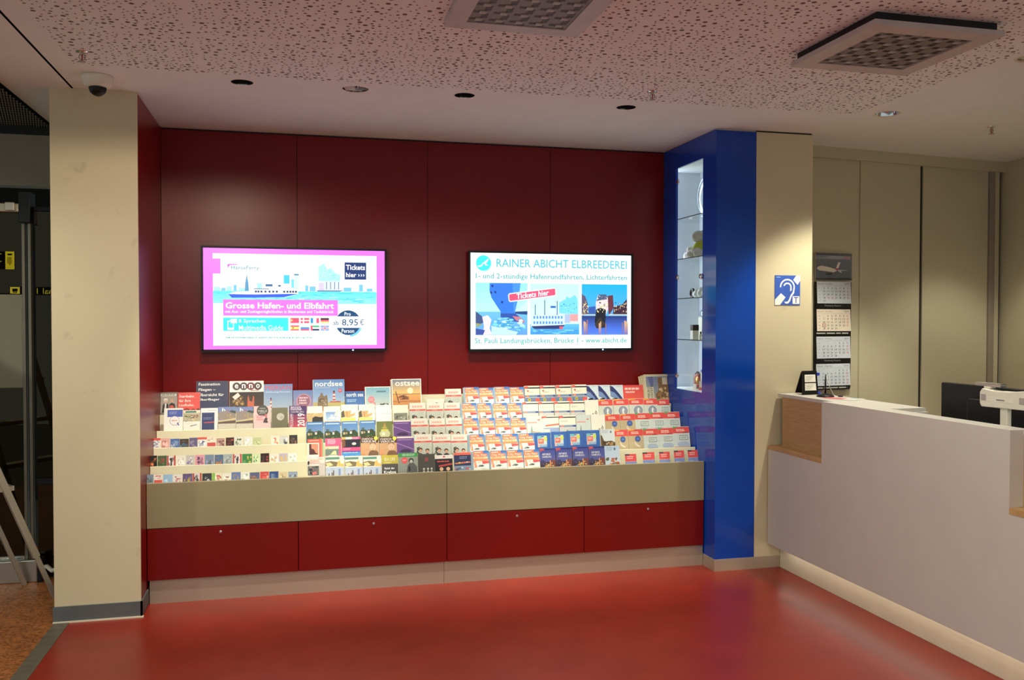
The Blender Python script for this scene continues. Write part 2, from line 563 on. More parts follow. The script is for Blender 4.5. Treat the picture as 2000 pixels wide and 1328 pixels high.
# ================================================================== printing: flat coloured shapes in thin layers
TXT = {}
def glyphs(s, bold=0.0):
    key = (s, bold)
    if key not in TXT:
        cu = bpy.data.curves.new('lettering', 'FONT')
        cu.body = s
        cu.offset = bold
        cu.resolution_u = 2
        ob = bpy.data.objects.new('lettering', cu)
        me = bpy.data.meshes.new_from_object(ob)
        vs = [(v.co.x, v.co.y) for v in me.vertices]
        fs = [tuple(p.vertices) for p in me.polygons]
        bpy.data.objects.remove(ob)
        bpy.data.curves.remove(cu)
        bpy.data.meshes.remove(me)
        x0, x1 = min(v[0] for v in vs), max(v[0] for v in vs)
        y0, y1 = min(v[1] for v in vs), max(v[1] for v in vs)
        w, h = max(x1 - x0, 1e-6), max(y1 - y0, 1e-6)
        TXT[key] = ([((x - x0) / w, (y - y0) / h) for x, y in vs], fs)
    return TXT[key]

class Art:
    """A print of w x h metres; x runs 0..1, y runs 0..1 downwards over the top part `vis` of it."""
    def __init__(self, w, h, vis=1.0, paper=(236, 230, 214), thick=0.002, step=0.00012):
        self.w, self.h, self.vis, self.paper, self.thick, self.step = w, h, vis, paper, thick, step
        self.v, self.f, self.c, self.n = [], [], [], 0
        self.r = random.Random(1)
    def P(self, x, y):
        return ((x - 0.5) * self.w, (1 - y * self.vis) * self.h)
    def raw(self, pts, faces, cols):
        self.n += 1
        b = len(self.v)
        yy = -self.thick / 2 - self.step * self.n
        self.v += [(p[0], yy, p[1]) for p in pts]
        for f in faces:
            self.f.append(tuple(i + b for i in f))
            self.c.append([cols[i] for i in f] if isinstance(cols, list) else [cols] * len(f))
    def poly(self, pts, col):
        pts = [(min(max(x, 0), 1), y) for x, y in pts]
        self.raw([self.P(*p) for p in pts], [tuple(range(len(pts)))], lin(col))
        return self
    def rect(self, x0, y0, x1, y1, col, col2=None):
        c, d = lin(col), lin(col2 or col)
        self.raw([self.P(x0, y0), self.P(x1, y0), self.P(x1, y1), self.P(x0, y1)], [(0, 3, 2, 1)], [c, c, d, d])
        return self
    def bg(self, col, col2=None):
        return self.rect(0, 0, 1, 1 / self.vis, col, col2)
    def ell(self, cx, cy, rx, col, ry=None, n=20):
        k = self.w / (self.h * self.vis)
        ry = rx * k if ry is None else ry
        return self.poly([(cx + rx * math.cos(2 * PI * i / n), cy + ry * math.sin(2 * PI * i / n)) for i in range(n)], col)
    def arc(self, cx, cy, r0, r1, a0, a1, col, n=24):
        k = self.w / (self.h * self.vis)
        pts, fs = [], []
        for i in range(n + 1):
            a = math.radians(a0 + (a1 - a0) * i / n)
            for r in (r0, r1):
                pts.append(self.P(cx + r * math.cos(a), cy - r * k * math.sin(a)))
        for i in range(n):
            fs.append((2 * i, 2 * i + 1, 2 * i + 3, 2 * i + 2))
        self.raw(pts, fs, lin(col))
        return self
    def t(self, s, x0, y0, x1, y1, col, bold=0.0, rot=0, shear=0.0):
        vs, fs = glyphs(s, bold)
        pts = []
        for u, v in vs:
            if rot == 90:          # reads upwards
                pts.append(self.P(x0 + (x1 - x0) * (1 - v), y1 - (y1 - y0) * u))
            else:
                pts.append(self.P(x0 + (x1 - x0) * u, y1 - (y1 - y0) * v - shear * u))
        self.raw(pts, fs, lin(col))
        return self
    def lines(self, x0, y0, x1, y1, n, col, fill=0.55, seed=1):
        r = random.Random(seed)
        hgt = (y1 - y0) / n
        pts, fs = [], []
        for i in range(n):
            x = x0
            end = x1 - (x1 - x0) * r.uniform(0, 0.25)
            while x < end:
                w = min(r.uniform(0.08, 0.3) * (x1 - x0), end - x)
                b = len(pts)
                ya, yb = y0 + hgt * i, y0 + hgt * (i + fill)
                pts += [self.P(x, ya), self.P(x + w, ya), self.P(x + w, yb), self.P(x, yb)]
                fs.append((b, b + 3, b + 2, b + 1))
                x += w + 0.035 * (x1 - x0)
        self.raw(pts, fs, lin(col))
        return self
    def blobs(self, x0, y0, x1, y1, cols, n, seed=1, big=0.2):
        r = random.Random(seed)
        for _ in range(n):
            c = r.choice(cols)
            sx, sy = (x1 - x0) * r.uniform(0.3, 1) * big, (y1 - y0) * r.uniform(0.3, 1) * big
            cx, cy = r.uniform(x0 + sx, x1 - sx), r.uniform(y0 + sy, y1 - sy)
            k = r.randint(5, 8)
            ph = r.uniform(0, 6)
            self.n -= 0.7
            self.poly([(cx + sx * math.cos(ph + 2 * PI * i / k) * r.uniform(0.7, 1), cy + sy * math.sin(ph + 2 * PI * i / k) * r.uniform(0.7, 1)) for i in range(k)], c)
        return self
    def lighthouse(self, x, y0, y1, w):
        k = (y1 - y0) / 7
        for i in range(7):
            self.n -= 0.9
            a, b = w * (0.55 + 0.45 * i / 7), w * (0.55 + 0.45 * (i + 1) / 7)
            self.poly([(x - a, y0 + k * i), (x + a, y0 + k * i), (x + b, y0 + k * (i + 1)), (x - b, y0 + k * (i + 1))], ((60, 50, 50) if i == 0 else (196, 50, 44) if i % 2 else (236, 228, 216)))
        return self
    def mesh(self, name, m='print', body=True):
        v, f, c = list(self.v), list(self.f), list(self.c)
        if body:
            b = len(v)
            w, h, t = self.w / 2, self.h, self.thick / 2
            v += [(-w, -t, 0), (w, -t, 0), (w, t, 0), (-w, t, 0), (-w, -t, h), (w, -t, h), (w, t, h), (-w, t, h)]
            pc = lin(self.paper)
            for q in ((0, 3, 2, 1), (4, 5, 6, 7), (0, 1, 5, 4), (1, 2, 6, 5), (2, 3, 7, 6), (3, 0, 4, 7)):
                f.append(tuple(i + b for i in q))
                c.append([pc] * 4)
        me = bpy.data.meshes.new(name)
        me.from_pydata(v, [], f)
        at = me.color_attributes.new('Col', 'FLOAT_COLOR', 'CORNER')
        flat = []
        for cs in c:
            for q in cs:
                flat += [q[0], q[1], q[2], 1.0]
        at.data.foreach_set('color', flat)
        me.materials.append(MATS[m])
        return me
    def build(self, name, m='print', parent=None, body=True):
        o = bpy.data.objects.new(name, self.mesh(name, m, body))
        COL.objects.link(o)
        if parent: o.parent = parent
        return o

W_ = (246, 244, 238)
# ================================================================== the entrance
dr = empty('glass_door', (-1.62, 5.96, 0))
tag(dr, 'dark sliding glass door with a frosted band behind the ladder', 'glass door')
MB().box(-2.6, -0.006, 0.13, 0.045, 0.006, 1.175).build('pane', 'hall_glass', dr)
MB().box(-2.6, -0.007, 1.175, 0.045, 0.007, 1.74).build('frosted_band', 'frosted', dr)
MB().box(-2.6, -0.006, 1.74, 0.045, 0.006, 2.24).build('pane', 'hall_glass', dr)
for x in (0.045, 0.078):
    MB().box(x - 0.009, -0.022, 0.10, x + 0.009, 0.022, 2.18).build('stile', 'dull_metal', dr, 0.003)
MB().box(-2.6, -0.02, 0.125, 0.034, 0.02, 0.15).build('bottom_rail', 'steel', dr)
MB().box(-2.6, -0.05, 2.235, 0.03, 0.05, 2.285).build('top_rail', 'brushed', dr, 0.004)
MB().box(0.03, -0.06, 2.17, 0.095, 0.06, 2.36).build('hanger', 'black_plastic', dr, 0.006)
MB().box(-0.04, -0.07, 2.24, 0.012, -0.05, 2.29).build('roller_cover', 'aluminium', dr, 0.004)
pd = empty('fixed_glazing', (-1.25, 5.99, 0))
tag(pd, 'fixed dark glazing between the sliding door and the beige pillar', 'glazing')
MB().box(-0.27, -0.006, 0.0, 0.035, 0.006, 2.25).build('pane', 'hall_glass', pd)
MB().box(-0.27, -0.03, 2.25, 0.035, 0.03, 2.275).build('head_rail', 'black_plastic', pd)
MB().box(-0.27, -0.03, 0.58, 0.035, -0.007, 0.615).build('cross_rail', 'black_plastic', pd)
sl = empty('door_guard', (-1.5, 5.9, 0))
tag(sl, 'low stainless steel floor guard at the foot of the glass door', 'floor guard')
MB().box(-2.6, -0.02, 0.0, 0.0, 0.03, 0.135).build('cover', 'steel', sl, 0.006)
MB().box(0.001, -0.03, 0.0, 0.03, 0.035, 0.145).build('end_cap', 'black_plastic', sl, 0.004)
tag(MB().tube([(-1.47, 5.87, 0.09), (-1.44, 5.85, 0.10), (-1.40, 5.80, 0.085), (-1.36, 5.78, 0.10), (-1.28, 5.76, 0.12)], 0.013).build('cable', 'white_plastic'),
    'short thick white cable behind the foot of the ladder', 'cable')
# aluminium step ladder leaning away to the left
ld = empty('step_ladder', (-1.31, 5.5, 0))
tag(ld, 'aluminium step ladder standing beside the beige pillar', 'ladder')
lean = Vector((-0.835, -0.55, 0)) * math.tan(math.radians(21))
far = Vector((-0.25, 0.34, 0))
for k, b in enumerate((Vector((0, 0, 0)), far)):
    MB().bar(b + lean * 0.26 + Vector((0, 0, 0.26)), b + lean * 1.75 + Vector((0, 0, 1.75)), 0.034 if k == 0 else 0.024, 0.028, (-far.x, -far.y, 0)).build('stile', 'aluminium', ld)
    MB().bar(b + lean * 0.0, b + lean * 0.30 + Vector((0, 0, 0.30)), 0.024, 0.020, (-far.x, -far.y, 0)).build('extension_leg', 'aluminium', ld)
for z in (0.66, 0.92, 1.18, 1.44):
    c = lean * z + Vector((0, 0, z))
    MB().bar(c, c + far, 0.09, 0.026, (0, 0, 1)).build('step', 'aluminium', ld)
topc = lean * 1.75 + Vector((0, 0, 1.75))
for b in (Vector((0, 0, 0)), far):
    MB().bar(topc + b, b + topc + Vector((-0.60, -0.40, -1.75)), 0.035, 0.022, (-far.x, -far.y, 0)).build('rear_leg', 'aluminium', ld)
MB().bar(topc - far * 0.05, topc + far * 1.05, 0.2, 0.03, (0, 0, 1)).build('platform', 'black_plastic', ld)
# lit hall signs facing the doors: seen in the photograph as reflections in the glass
s1 = Art(0.62, 0.16, 1.0, (20, 20, 18), 0.03)
s1.bg((12, 12, 10)).rect(0.0, 0.0, 0.12, 1.0, (210, 214, 60)).rect(0.03, 0.12, 0.09, 0.22, (30, 30, 10)).poly([(0.04, 0.3), (0.09, 0.3), (0.1, 0.6), (0.06, 0.8), (0.03, 0.6)], (150, 150, 40))
s1.t('Terminal 2', 0.17, 0.12, 0.80, 0.38, (210, 216, 70)).t('Terminal 1', 0.17, 0.55, 0.80, 0.82, (210, 216, 70))
o = s1.build('hall_sign', 'backlit')
o.location, o.rotation_euler = (-2.735, 3.02, 2.045), (0, 0, PI)
tag(o, 'black hall sign with yellow lettering mirrored high in the door glass', 'sign', 'lit hall signs')
s2 = Art(0.62, 0.075, 1.0, (20, 20, 18), 0.03)
s2.bg((12, 12, 10)).rect(0.86, 0.05, 0.99, 0.95, (210, 216, 80)).rect(0.89, 0.25, 0.96, 0.6, (24, 26, 12)).rect(0.90, 0.62, 0.92, 0.78, (24, 26, 12)).rect(0.93, 0.62, 0.95, 0.78, (24, 26, 12))
s2.poly([(0.78, 0.5), (0.81, 0.15), (0.81, 0.85)], (190, 200, 70)).poly([(0.72, 0.5), (0.75, 0.15), (0.75, 0.85)], (190, 200, 70)).t('Terminal 1', 0.12, 0.15, 0.66, 0.85, (180, 190, 70))
o = s2.build('hall_sign', 'backlit')
o.location, o.rotation_euler = (-2.16, 3.02, 1.815), (0, 0, PI)
tag(o, 'low black hall sign with bus symbol mirrored in the door glass', 'sign', 'lit hall signs')

# ================================================================== ceiling fittings
for i, (x, y) in enumerate(DOWNLIGHTS):
    d = empty('downlight', (x, y, H))
    tag(d, 'round black recessed downlight in the ceiling, %s of three' % ('leftmost', 'middle', 'rightmost')[i], 'downlight', 'black downlights')
    MB().lathe([(0.054, 0.0), (0.0545, 0.03), (0.05, 0.09), (0.0, 0.09)], n=28).build('reflector', 'dark', d)
    MB().lathe([(0.055, 0.001), (0.064, -0.002), (0.066, 0.0)], n=28).build('trim_ring', 'ceiling_white', d)
d = empty('air_diffuser', (0.327, 4.712, H))
tag(d, 'round white air diffuser with star vanes between two downlights', 'air diffuser')
MB().lathe([(0.067, 0.0), (0.075, -0.006), (0.108, -0.003), (0.116, 0.0)], n=36).build('flange', 'ceiling_white', d)
MB().lathe([(0.067, 0.0), (0.060, 0.06), (0.0, 0.06)], n=30).build('throat', 'void', d)
for k in range(8):
    a = 2 * PI * k / 8 + 0.2
    v = MB()
    v.add([(0.006 * math.cos(a + 1.5), 0.006 * math.sin(a + 1.5), -0.012), (0.064 * math.cos(a - 0.10), 0.064 * math.sin(a - 0.10), 0.0),
           (0.066 * math.cos(a + 0.18), 0.066 * math.sin(a + 0.18), 0.026), (0.006 * math.cos(a + 2), 0.006 * math.sin(a + 2), 0.004)], [(0, 1, 2, 3)])
    v.build('vane', 'ceiling_white', d)
d = empty('chrome_downlight', (3.368, 4.521, H))
tag(d, 'lit chrome downlight in the ceiling above the ticket counter', 'downlight')
MB().lathe([(0.066, 0.0), (0.060, 0.03), (0.04, 0.065), (0.018, 0.08)], n=28).build('reflector', 'chrome', d)
MB().lathe([(0.065, 0.001), (0.076, -0.003), (0.079, 0.0)], n=28).build('trim_ring', 'white_plastic', d)
MB().lathe([(0.0, 0.045), (0.012, 0.047), (0.016, 0.06), (0.016, 0.082)], n=16).build('bulb', 'lamp', d)
d = empty('chrome_downlight', (3.30, 3.40, H))
tag(d, 'chrome downlight at the right edge of the ceiling', 'downlight')
MB().lathe([(0.066, -0.001), (0.04, -0.002), (0.018, -0.012), (0.0, -0.014)], n=28).build('reflector', 'chrome', d)
MB().lathe([(0.065, -0.001), (0.072, -0.006), (0.079, 0.0)], n=28).build('trim_ring', 'white_plastic', d)
for x, y, lab in ((-0.908, 4.36, 'small sprinkler head beside the dome camera'), (1.843, 4.38, 'small sprinkler head in the perforated ceiling above the right screen'), (4.216, 4.66, 'small sprinkler head above the office wall')):
    d = empty('sprinkler', (x, y, H))
    tag(d, lab, 'sprinkler', 'ceiling sprinklers')
    MB().lathe([(0.026, 0.0), (0.024, -0.004), (0.008, -0.006), (0.0, -0.006)], n=20).build('escutcheon', 'chrome', d)
    f = MB().tube([(0, 0, -0.004), (0, 0, -0.016)], 0.007)
    f.tube([(-0.008, 0, -0.014), (-0.014, 0, -0.026), (-0.002, 0, -0.044)], 0.0026, 6)
    f.tube([(0.008, 0, -0.014), (0.014, 0, -0.026), (0.002, 0, -0.044)], 0.0026, 6)
    f.build('frame', 'brushed', d)
    MB().tube([(0, 0, -0.016), (0, 0, -0.042)], 0.003, 8).build('bulb', 'red_badge', d)
    MB().lathe([(0.0, -0.044), (0.016, -0.044), (0.016, -0.047), (0.0, -0.047)], n=16).build('deflector', 'brushed', d)
d = empty('dome_camera', (-0.925, 4.78, H))
tag(d, 'white dome security camera above the beige pillar', 'camera')
MB().lathe([(0.0, 0.0), (0.070, 0.0), (0.073, -0.006), (0.068, -0.045), (0.045, -0.058), (0.0, -0.058)], n=36).build('housing', 'white_plastic', d)
MB().ball((0, -0.004, -0.056), (0.042, 0.042, 0.044), 20, 12).build('dome', 'black_plastic', d)
MB().lathe([(0.0, -0.058), (0.012, -0.058), (0.014, -0.048), (0.0, -0.046)], (0.012, -0.035, -0.02), n=16).build('lens', 'dome', d)

def cassette(loc, size, drop, lab):
    d = empty('ceiling_cassette', loc)
    tag(d, lab, 'air conditioner', 'ceiling air conditioners')
    s, g = size / 2, size * 0.365
    fr = MB()
    for a, b, c, e in ((-s, -s, s, -g), (-s, g, s, s), (-s, -g, -g, g), (g, -g, s, g)):
        fr.box(a, b, -drop - 0.022, c, e, -drop)
    fr.build('frame', 'ac_white', d)
    MB().box(-s + 0.02, -s + 0.02, -drop, s - 0.02, s - 0.02, 0.0).build('housing', 'dark', d)
    MB().box(-g, -g, -drop - 0.018, g, g, -drop - 0.006).build('grille', 'grille', d)
    cell = 2 * g / 5
    sl_, pd_ = MB(), MB()
    for i in range(5):
        for j in range(5):
            cx, cy = -g + cell * (i + 0.5), -g + cell * (j + 0.5)
            pd_.box(cx - cell * 0.17, cy - cell * 0.15, -drop - 0.0225, cx + cell * 0.17, cy + cell * 0.15, -drop - 0.018)
            for k in range(6):
                for ox, oy in ((-0.32, 0.0), (0.18, 0.33), (0.18, -0.33)):
                    bx, by = cx + cell * (ox + (k - 2.5) * 0.055), cy + cell * oy
                    sl_.box(bx - cell * 0.014, by - cell * 0.14, -drop - 0.0186, bx + cell * 0.014, by + cell * 0.14, -drop - 0.0178)
    q = sl_.build('slots', 'dark', d)
    q['kind'] = 'stuff'
    q = pd_.build('grille_pads', 'grille_pad', d)
    q['kind'] = 'stuff'
cassette((0.88, 3.28, H), 0.56, 0.004, 'square ceiling air conditioner above the middle of the niche')
cassette((2.50, 3.33, H), 0.60, 0.035, 'square ceiling air conditioner hanging low above the ticket counter')

# ================================================================== the two screens
def screen(name, x0, x1, z0, z1, lab, art):
    d = empty(name, ((x0 + x1) / 2, YW, (z0 + z1) / 2))
    tag(d, lab, 'screen', 'wall screens')
    w, h = (x1 - x0) / 2, (z1 - z0) / 2
    b = 0.013
    MB().box(-w + 0.02, -0.045, -h + 0.02, w - 0.02, -0.008, h - 0.02).build('back', 'black_plastic', d)
    MB().box(-0.25, -0.010, -0.2, 0.25, 0.0, 0.2).build('wall_bracket', 'dark', d)
    fr = MB()
    for a, c, e, g in ((-w, -h, w, -h + b + 0.004), (-w, h - b, w, h), (-w, -h + b, -w + b, h - b), (w - b, -h + b, w, h - b)):
        fr.box(a, -0.062, c, e, -0.040, g)
    fr.build('bezel', 'black_plastic', d)
    A = Art(2 * (w - b), 2 * h - 2 * b - 0.004, 1.0, (0, 0, 0), 0.004, 0.00012)
    art(A)
    s = A.build('display', 'screen', d)
    s.location = (0, -0.050, -h + b + 0.004)
    MB().lathe([(0.0, -0.0645), (0.004, -0.0640), (0.005, -0.062)], (w * 0.62, 0, -h + 0.008), n=12, axis='Y').build('power_light', 'tv_led', d)
    return d

def ferry(A):
    def S(x, y):
        t = (x - 75) / 1835
        top, bot = 75 + 20 * t, 1112 - 17 * t
        return t, (y - top) / (bot - top)
    def R(x0, y0, x1, y1, c, c2=None):
        a, b = S(x0, y0), S(x1, y1)
        A.rect(a[0], a[1], b[0], b[1], c, c2)
    def PL(pts, c): A.poly([S(*p) for p in pts], c)
    def T_(s, x0, y0, x1, y1, c, bold=0.0, shear=0.0):
        a, b = S(x0, y0), S(x1, y1)
        A.t(s, a[0], a[1], b[0], b[1], c, bold, 0, shear)
    PK, NV, SK = (255, 118, 255), (28, 74, 118), (226, 252, 255)
    A.bg(PK)
    R(168, 130, 1825, 1058, (255, 255, 255))
    R(168, 132, 1825, 520, (214, 250, 252), (252, 255, 255))
    a, b = S(180, 140), S(1800, 440)
    A.blobs(a[0], a[1], b[0], b[1], [(240, 254, 255), (224, 248, 250), (250, 255, 255)], 26, 11, 0.16)
    R(168, 512, 1825, 640, (92, 222, 240), (150, 236, 248))
    a, b = S(172, 516), S(1822, 636)
    A.blobs(a[0], a[1], b[0], b[1], [(64, 196, 228), (120, 232, 244), (180, 244, 250), (80, 210, 236)], 60, 12, 0.06)
    for k in range(40):
        r = random.Random(k)
        x, y = r.uniform(180, 1750), r.uniform(520, 630)
        A.n -= 0.8
        R(x, y, x + r.uniform(20, 70), y + 5, (60, 190, 226) if k % 2 else (190, 246, 252))
    R(70, 183, 243, 338, PK)
    for x, w, h in ((180, 60, 40), (250, 40, 30), (300, 50, 45), (370, 30, 60), (420, 60, 30), (690, 60, 70), (600, 50, 80), (760, 40, 40), (1085, 30, 60), (1130, 60, 50), (1640, 40, 70), (1480, 80, 40), (1720, 60, 30)):
        A.n -= 0.8
        R(x, 512 - h, x + w, 512, (122, 196, 224) if x % 3 else (170, 222, 236))
    PL([(480, 512), (485, 430), (500, 345), (515, 430), (520, 512)], (88, 150, 190))
    R(868, 348, 926, 436, (70, 200, 236)); R(944, 390, 972, 510, (120, 214, 238)); R(976, 338, 1018, 512, (206, 240, 246)); R(972, 336, 1020, 350, (80, 130, 170))
    PL([(1222, 260), (1250, 240), (1280, 228), (1310, 290), (1350, 275), (1400, 330), (1446, 340), (1442, 410), (1222, 405)], (172, 240, 240))
    a, b = S(1226, 290), S(1440, 404)
    A.blobs(a[0], a[1], b[0], b[1], [(150, 226, 232), (196, 246, 246), (132, 214, 226)], 26, 13, 0.12)
    R(1222, 408, 1440, 500, (214, 226, 244)); R(1222, 425, 1275, 500, (214, 200, 232))
    for x in (1300, 1340, 1382, 1424): R(x, 415, x + 7, 490, (90, 110, 150))
    PL([(1190, 500), (1480, 500), (1440, 516), (1215, 516)], (120, 150, 180))
    PL([(318, 545), (380, 520), (560, 515), (560, 490), (690, 485), (700, 445), (900, 450), (960, 480), (1010, 500), (1016, 540), (880, 575), (380, 582)], (250, 253, 255))
    PL([(318, 545), (560, 548), (1016, 538), (870, 574), (560, 580), (352, 582)], (52, 92, 226))
    for x in (580, 605, 635, 675, 715, 752, 788, 862, 895, 925, 952, 980): R(x, 508, x + 20, 528, (40, 62, 110))
    R(686, 442, 756, 466, (70, 110, 160)); R(812, 450, 838, 466, (40, 80, 130)); R(570, 486, 720, 494, (70, 120, 170))
    T_('HADAG', 332, 200, 408, 226, (230, 190, 246))
    PL([(308, 245), (330, 238), (412, 240), (405, 248), (335, 250), (318, 280)], (255, 90, 210))
    T_('HanseFerry', 348, 256, 622, 305, (44, 118, 150), 0.0)
    R(1490, 214, 1714, 390, (24, 52, 110))
    T_('Tickets', 1504, 238, 1702, 292, (255, 255, 255), 0.02)
    T_('hier', 1504, 318, 1612, 366, (255, 255, 255), 0.02)
    for x in (1634, 1660, 1684): PL([(x, 332), (x + 14, 346), (x, 360), (x - 4, 356), (x + 4, 346), (x - 4, 336)], (255, 255, 255))
    R(267, 600, 1418, 762, PK)
    T_('Grosse Hafen- und Elbfahrt', 290, 628, 1378, 692, (255, 255, 255), 0.025)
    T_('mit Aus- und Zustiegsmöglichkeiten in Blankenese und Teufelsbrück', 288, 708, 1376, 744, (255, 255, 255), 0.015)
    R(267, 786, 912, 918, (60, 226, 240))
    R(308, 815, 372, 910, (255, 255, 255)); R(316, 826, 364, 888, (60, 226, 240)); R(340, 798, 402, 842, (255, 255, 255))
    T_('8 Sprachen', 418, 800, 686, 846, (255, 255, 255), 0.008)
    T_('Multimedia Guide', 420, 862, 858, 912, (255, 255, 255), 0.005)
    RD = (238, 86, 110)
    R(934, 786, 1020, 838, RD); PL([(944, 792), (950, 806), (962, 806), (952, 812), (956, 824), (944, 816), (936, 822), (940, 808)], (250, 220, 120))
    R(1036, 786, 1124, 838, RD); R(1060, 786, 1072, 838, (255, 255, 255)); R(1036, 806, 1124, 818, (255, 255, 255))
    R(1138, 786, 1164, 838, (60, 150, 220)); R(1164, 786, 1198, 838, (255, 255, 255)); R(1198, 786, 1224, 838, RD)
    R(1240, 786, 1326, 803, (34, 34, 50)); R(1240, 803, 1326, 820, RD); R(1240, 820, 1326, 838, (250, 216, 140))
    R(934, 862, 1020, 876, RD); R(934, 876, 1020, 902, (252, 226, 120)); R(934, 902, 1020, 914, RD); R(952, 880, 966, 896, (190, 110, 60))
    R(1036, 862, 1124, 880, (246, 252, 255)); R(1036, 880, 1124, 898, (60, 150, 226)); R(1036, 898, 1124, 914, RD)
    R(1138, 862, 1226, 880, (70, 190, 130)); R(1138, 880, 1226, 897, (255, 255, 255)); R(1138, 897, 1226, 914, (30, 50, 90)); R(1138, 862, 1158, 914, RD)
    R(1240, 862, 1326, 914, (130, 170, 226)); R(1276, 862, 1290, 914, (255, 255, 255)); R(1240, 880, 1326, 896, (255, 255, 255)); R(1279, 862, 1287, 914, RD); R(1240, 884, 1326, 892, RD)
    a = S(1524, 832)
    A.arc(a[0] + 0.008, a[1] + 0.015, 0.0, 0.072, -88, -5, (120, 200, 240))
    A.arc(a[0], a[1], 0.0, 0.071, 0, 180, NV)
    A.arc(a[0], a[1], 0.0, 0.071, 180, 360, NV)
    R(1362, 768, 1700, 884, (252, 255, 255))
    T_('Pro', 1486, 724, 1552, 760, (255, 255, 255), 0.01)
    T_('ab', 1368, 812, 1426, 856, NV); T_('8,95', 1460, 796, 1626, 870, NV, 0.004); T_('€', 1648, 796, 1688, 856, NV)
    T_('Person', 1456, 896, 1586, 936, (255, 255, 255), 0.01)
    for y, x1, c in ((982, 1140, (110, 176, 172)), (948, 960, (210, 236, 234))):
        r, x = random.Random(y), 290
        while x < x1:
            w = r.choice((9, 12, 16, 10))
            A.n -= 0.95
            R(x, y, x + w, y + r.choice((9, 12, 14)), c)
            x += w + r.choice((4, 4, 4, 12))

def abicht(A):
    def S(x, y):
        t = (x - 103) / 1802
        top, bot = 72 + 43 * t, 1165 - 15 * t
        return t, (y - top) / (bot - top)
    def R(x0, y0, x1, y1, c, c2=None):
        a, b = S(x0, y0), S(x1, y1)
        A.rect(a[0], a[1], b[0], b[1], c, c2)
    def PL(pts, c): A.poly([S(*p) for p in pts], c)
    def T_(s, x0, y0, x1, y1, c, bold=0.0):
        a, b = S((x0 + x1) / 2, y0), S((x0 + x1) / 2, y1)
        A.t(s, S(x0, y0)[0], a[1], S(x1, y1)[0], b[1], c, bold)
    CY, TX = (60, 240, 252), (72, 188, 204)
    A.bg((246, 255, 255))
    c = S(246, 190)
    A.ell(c[0] + 0.003, c[1] + 0.012, 0.046, (196, 232, 232), n=32)
    A.ell(c[0], c[1], 0.045, CY, n=32)
    PL([(180, 222), (215, 215), (240, 185), (262, 172), (296, 140), (304, 146), (270, 200), (292, 212), (290, 222), (262, 215), (258, 196), (238, 200), (232, 226), (190, 236)], (255, 255, 255))
    T_('RAINER ABICHT ELBREEDEREI', 386, 158, 1856, 250, TX, 0.006)
    T_('1- und 2-stündige Hafenrundfahrten, Lichterfahrten', 162, 318, 1858, 394, (64, 172, 176), 0.008)
    T_('St. Pauli Landungsbrücken, Brücke 1 - www.abicht.de', 152, 1036, 1856, 1112, (70, 176, 170), 0.008)
    # harbour bow
    R(160, 412, 726, 1004, (150, 240, 250), (206, 240, 250))
    R(160, 740, 726, 1004, (110, 190, 236), (96, 160, 230))
    PL([(312, 416), (650, 418), (638, 520), (590, 740), (580, 790), (440, 790), (430, 740), (330, 580), (310, 500)], (52, 122, 232))
    PL([(560, 418), (650, 418), (638, 520), (590, 740), (575, 740)], (70, 146, 240))
    for x, y in ((340, 450), (372, 520), (446, 634), (326, 524)): PL([(x - 14, y), (x, y - 18), (x + 14, y - 4), (x + 8, y + 18)], (24, 50, 130))
    PL([(600, 730), (724, 620), (726, 770), (590, 768)], (196, 226, 240)); PL([(590, 740), (726, 735), (726, 775), (590, 765)], (30, 70, 130))
    PL([(430, 760), (590, 760), (690, 840), (690, 866), (560, 850), (430, 800)], (46, 84, 170)); PL([(560, 790), (640, 800), (696, 850), (680, 868), (600, 840)], (210, 120, 130))
    a, b = S(330, 800), S(720, 980)
    A.blobs(a[0], a[1], b[0], b[1], [(206, 250, 250), (150, 216, 244), (70, 160, 210), (120, 220, 220)], 40, 3, 0.12)
    PL([(160, 735), (235, 800), (250, 860), (170, 905), (160, 880)], (62, 82, 130)); PL([(160, 870), (240, 880), (170, 920)], (150, 160, 110))
    PL([(230, 800), (290, 780), (330, 830), (310, 930), (340, 1002), (240, 1002), (250, 900)], (236, 220, 240)); PL([(160, 930), (260, 950), (240, 1002), (160, 1002)], (60, 80, 160)); PL([(330, 900), (620, 970), (600, 1002), (330, 1002)], (190, 226, 250))
    # paddle steamer
    R(756, 424, 1306, 998, (190, 246, 252), (214, 250, 252))
    R(756, 880, 1306, 998, (96, 190, 236), (60, 150, 220))
    PL([(1078, 640), (1150, 600), (1160, 570), (1200, 590), (1256, 552), (1286, 600), (1290, 770), (1078, 760)], (120, 214, 236))
    a, b = S(1085, 640), S(1286, 760)
    A.blobs(a[0], a[1], b[0], b[1], [(96, 190, 222), (150, 226, 242), (80, 170, 210)], 40, 14, 0.08)
    R(1140, 768, 1292, 850, (240, 160, 160)); R(1140, 768, 1200, 870, (170, 190, 220))
    PL([(756, 780), (960, 745), (980, 690), (1050, 690), (1070, 750), (1130, 775), (1145, 890), (1060, 910), (765, 915)], (206, 232, 250))
    for y in (790, 850):
        for x in range(790, 1130, 34): A.n -= 0.8; R(x, y, x + 20, y + 30, (92, 150, 214))
    PL([(765, 905), (1145, 890), (1100, 935), (800, 935)], (44, 52, 110)); R(1080, 905, 1120, 938, (210, 90, 110))
    for x, y in ((810, 660), (915, 610), (1054, 620)): R(x - 4, y, x + 5, 780, (60, 90, 140))
    R(980, 676, 1040, 700, (52, 110, 190))
    a, b = S(760, 930), S(1300, 995)
    A.blobs(a[0], a[1], b[0], b[1], [(60, 140, 206), (130, 210, 244)], 24, 4, 0.12)
    # warehouses at night
    R(1332, 432, 1856, 1000, (20, 176, 232), (110, 170, 250))
    R(1332, 790, 1856, 1000, (36, 50, 110), (84, 130, 250))
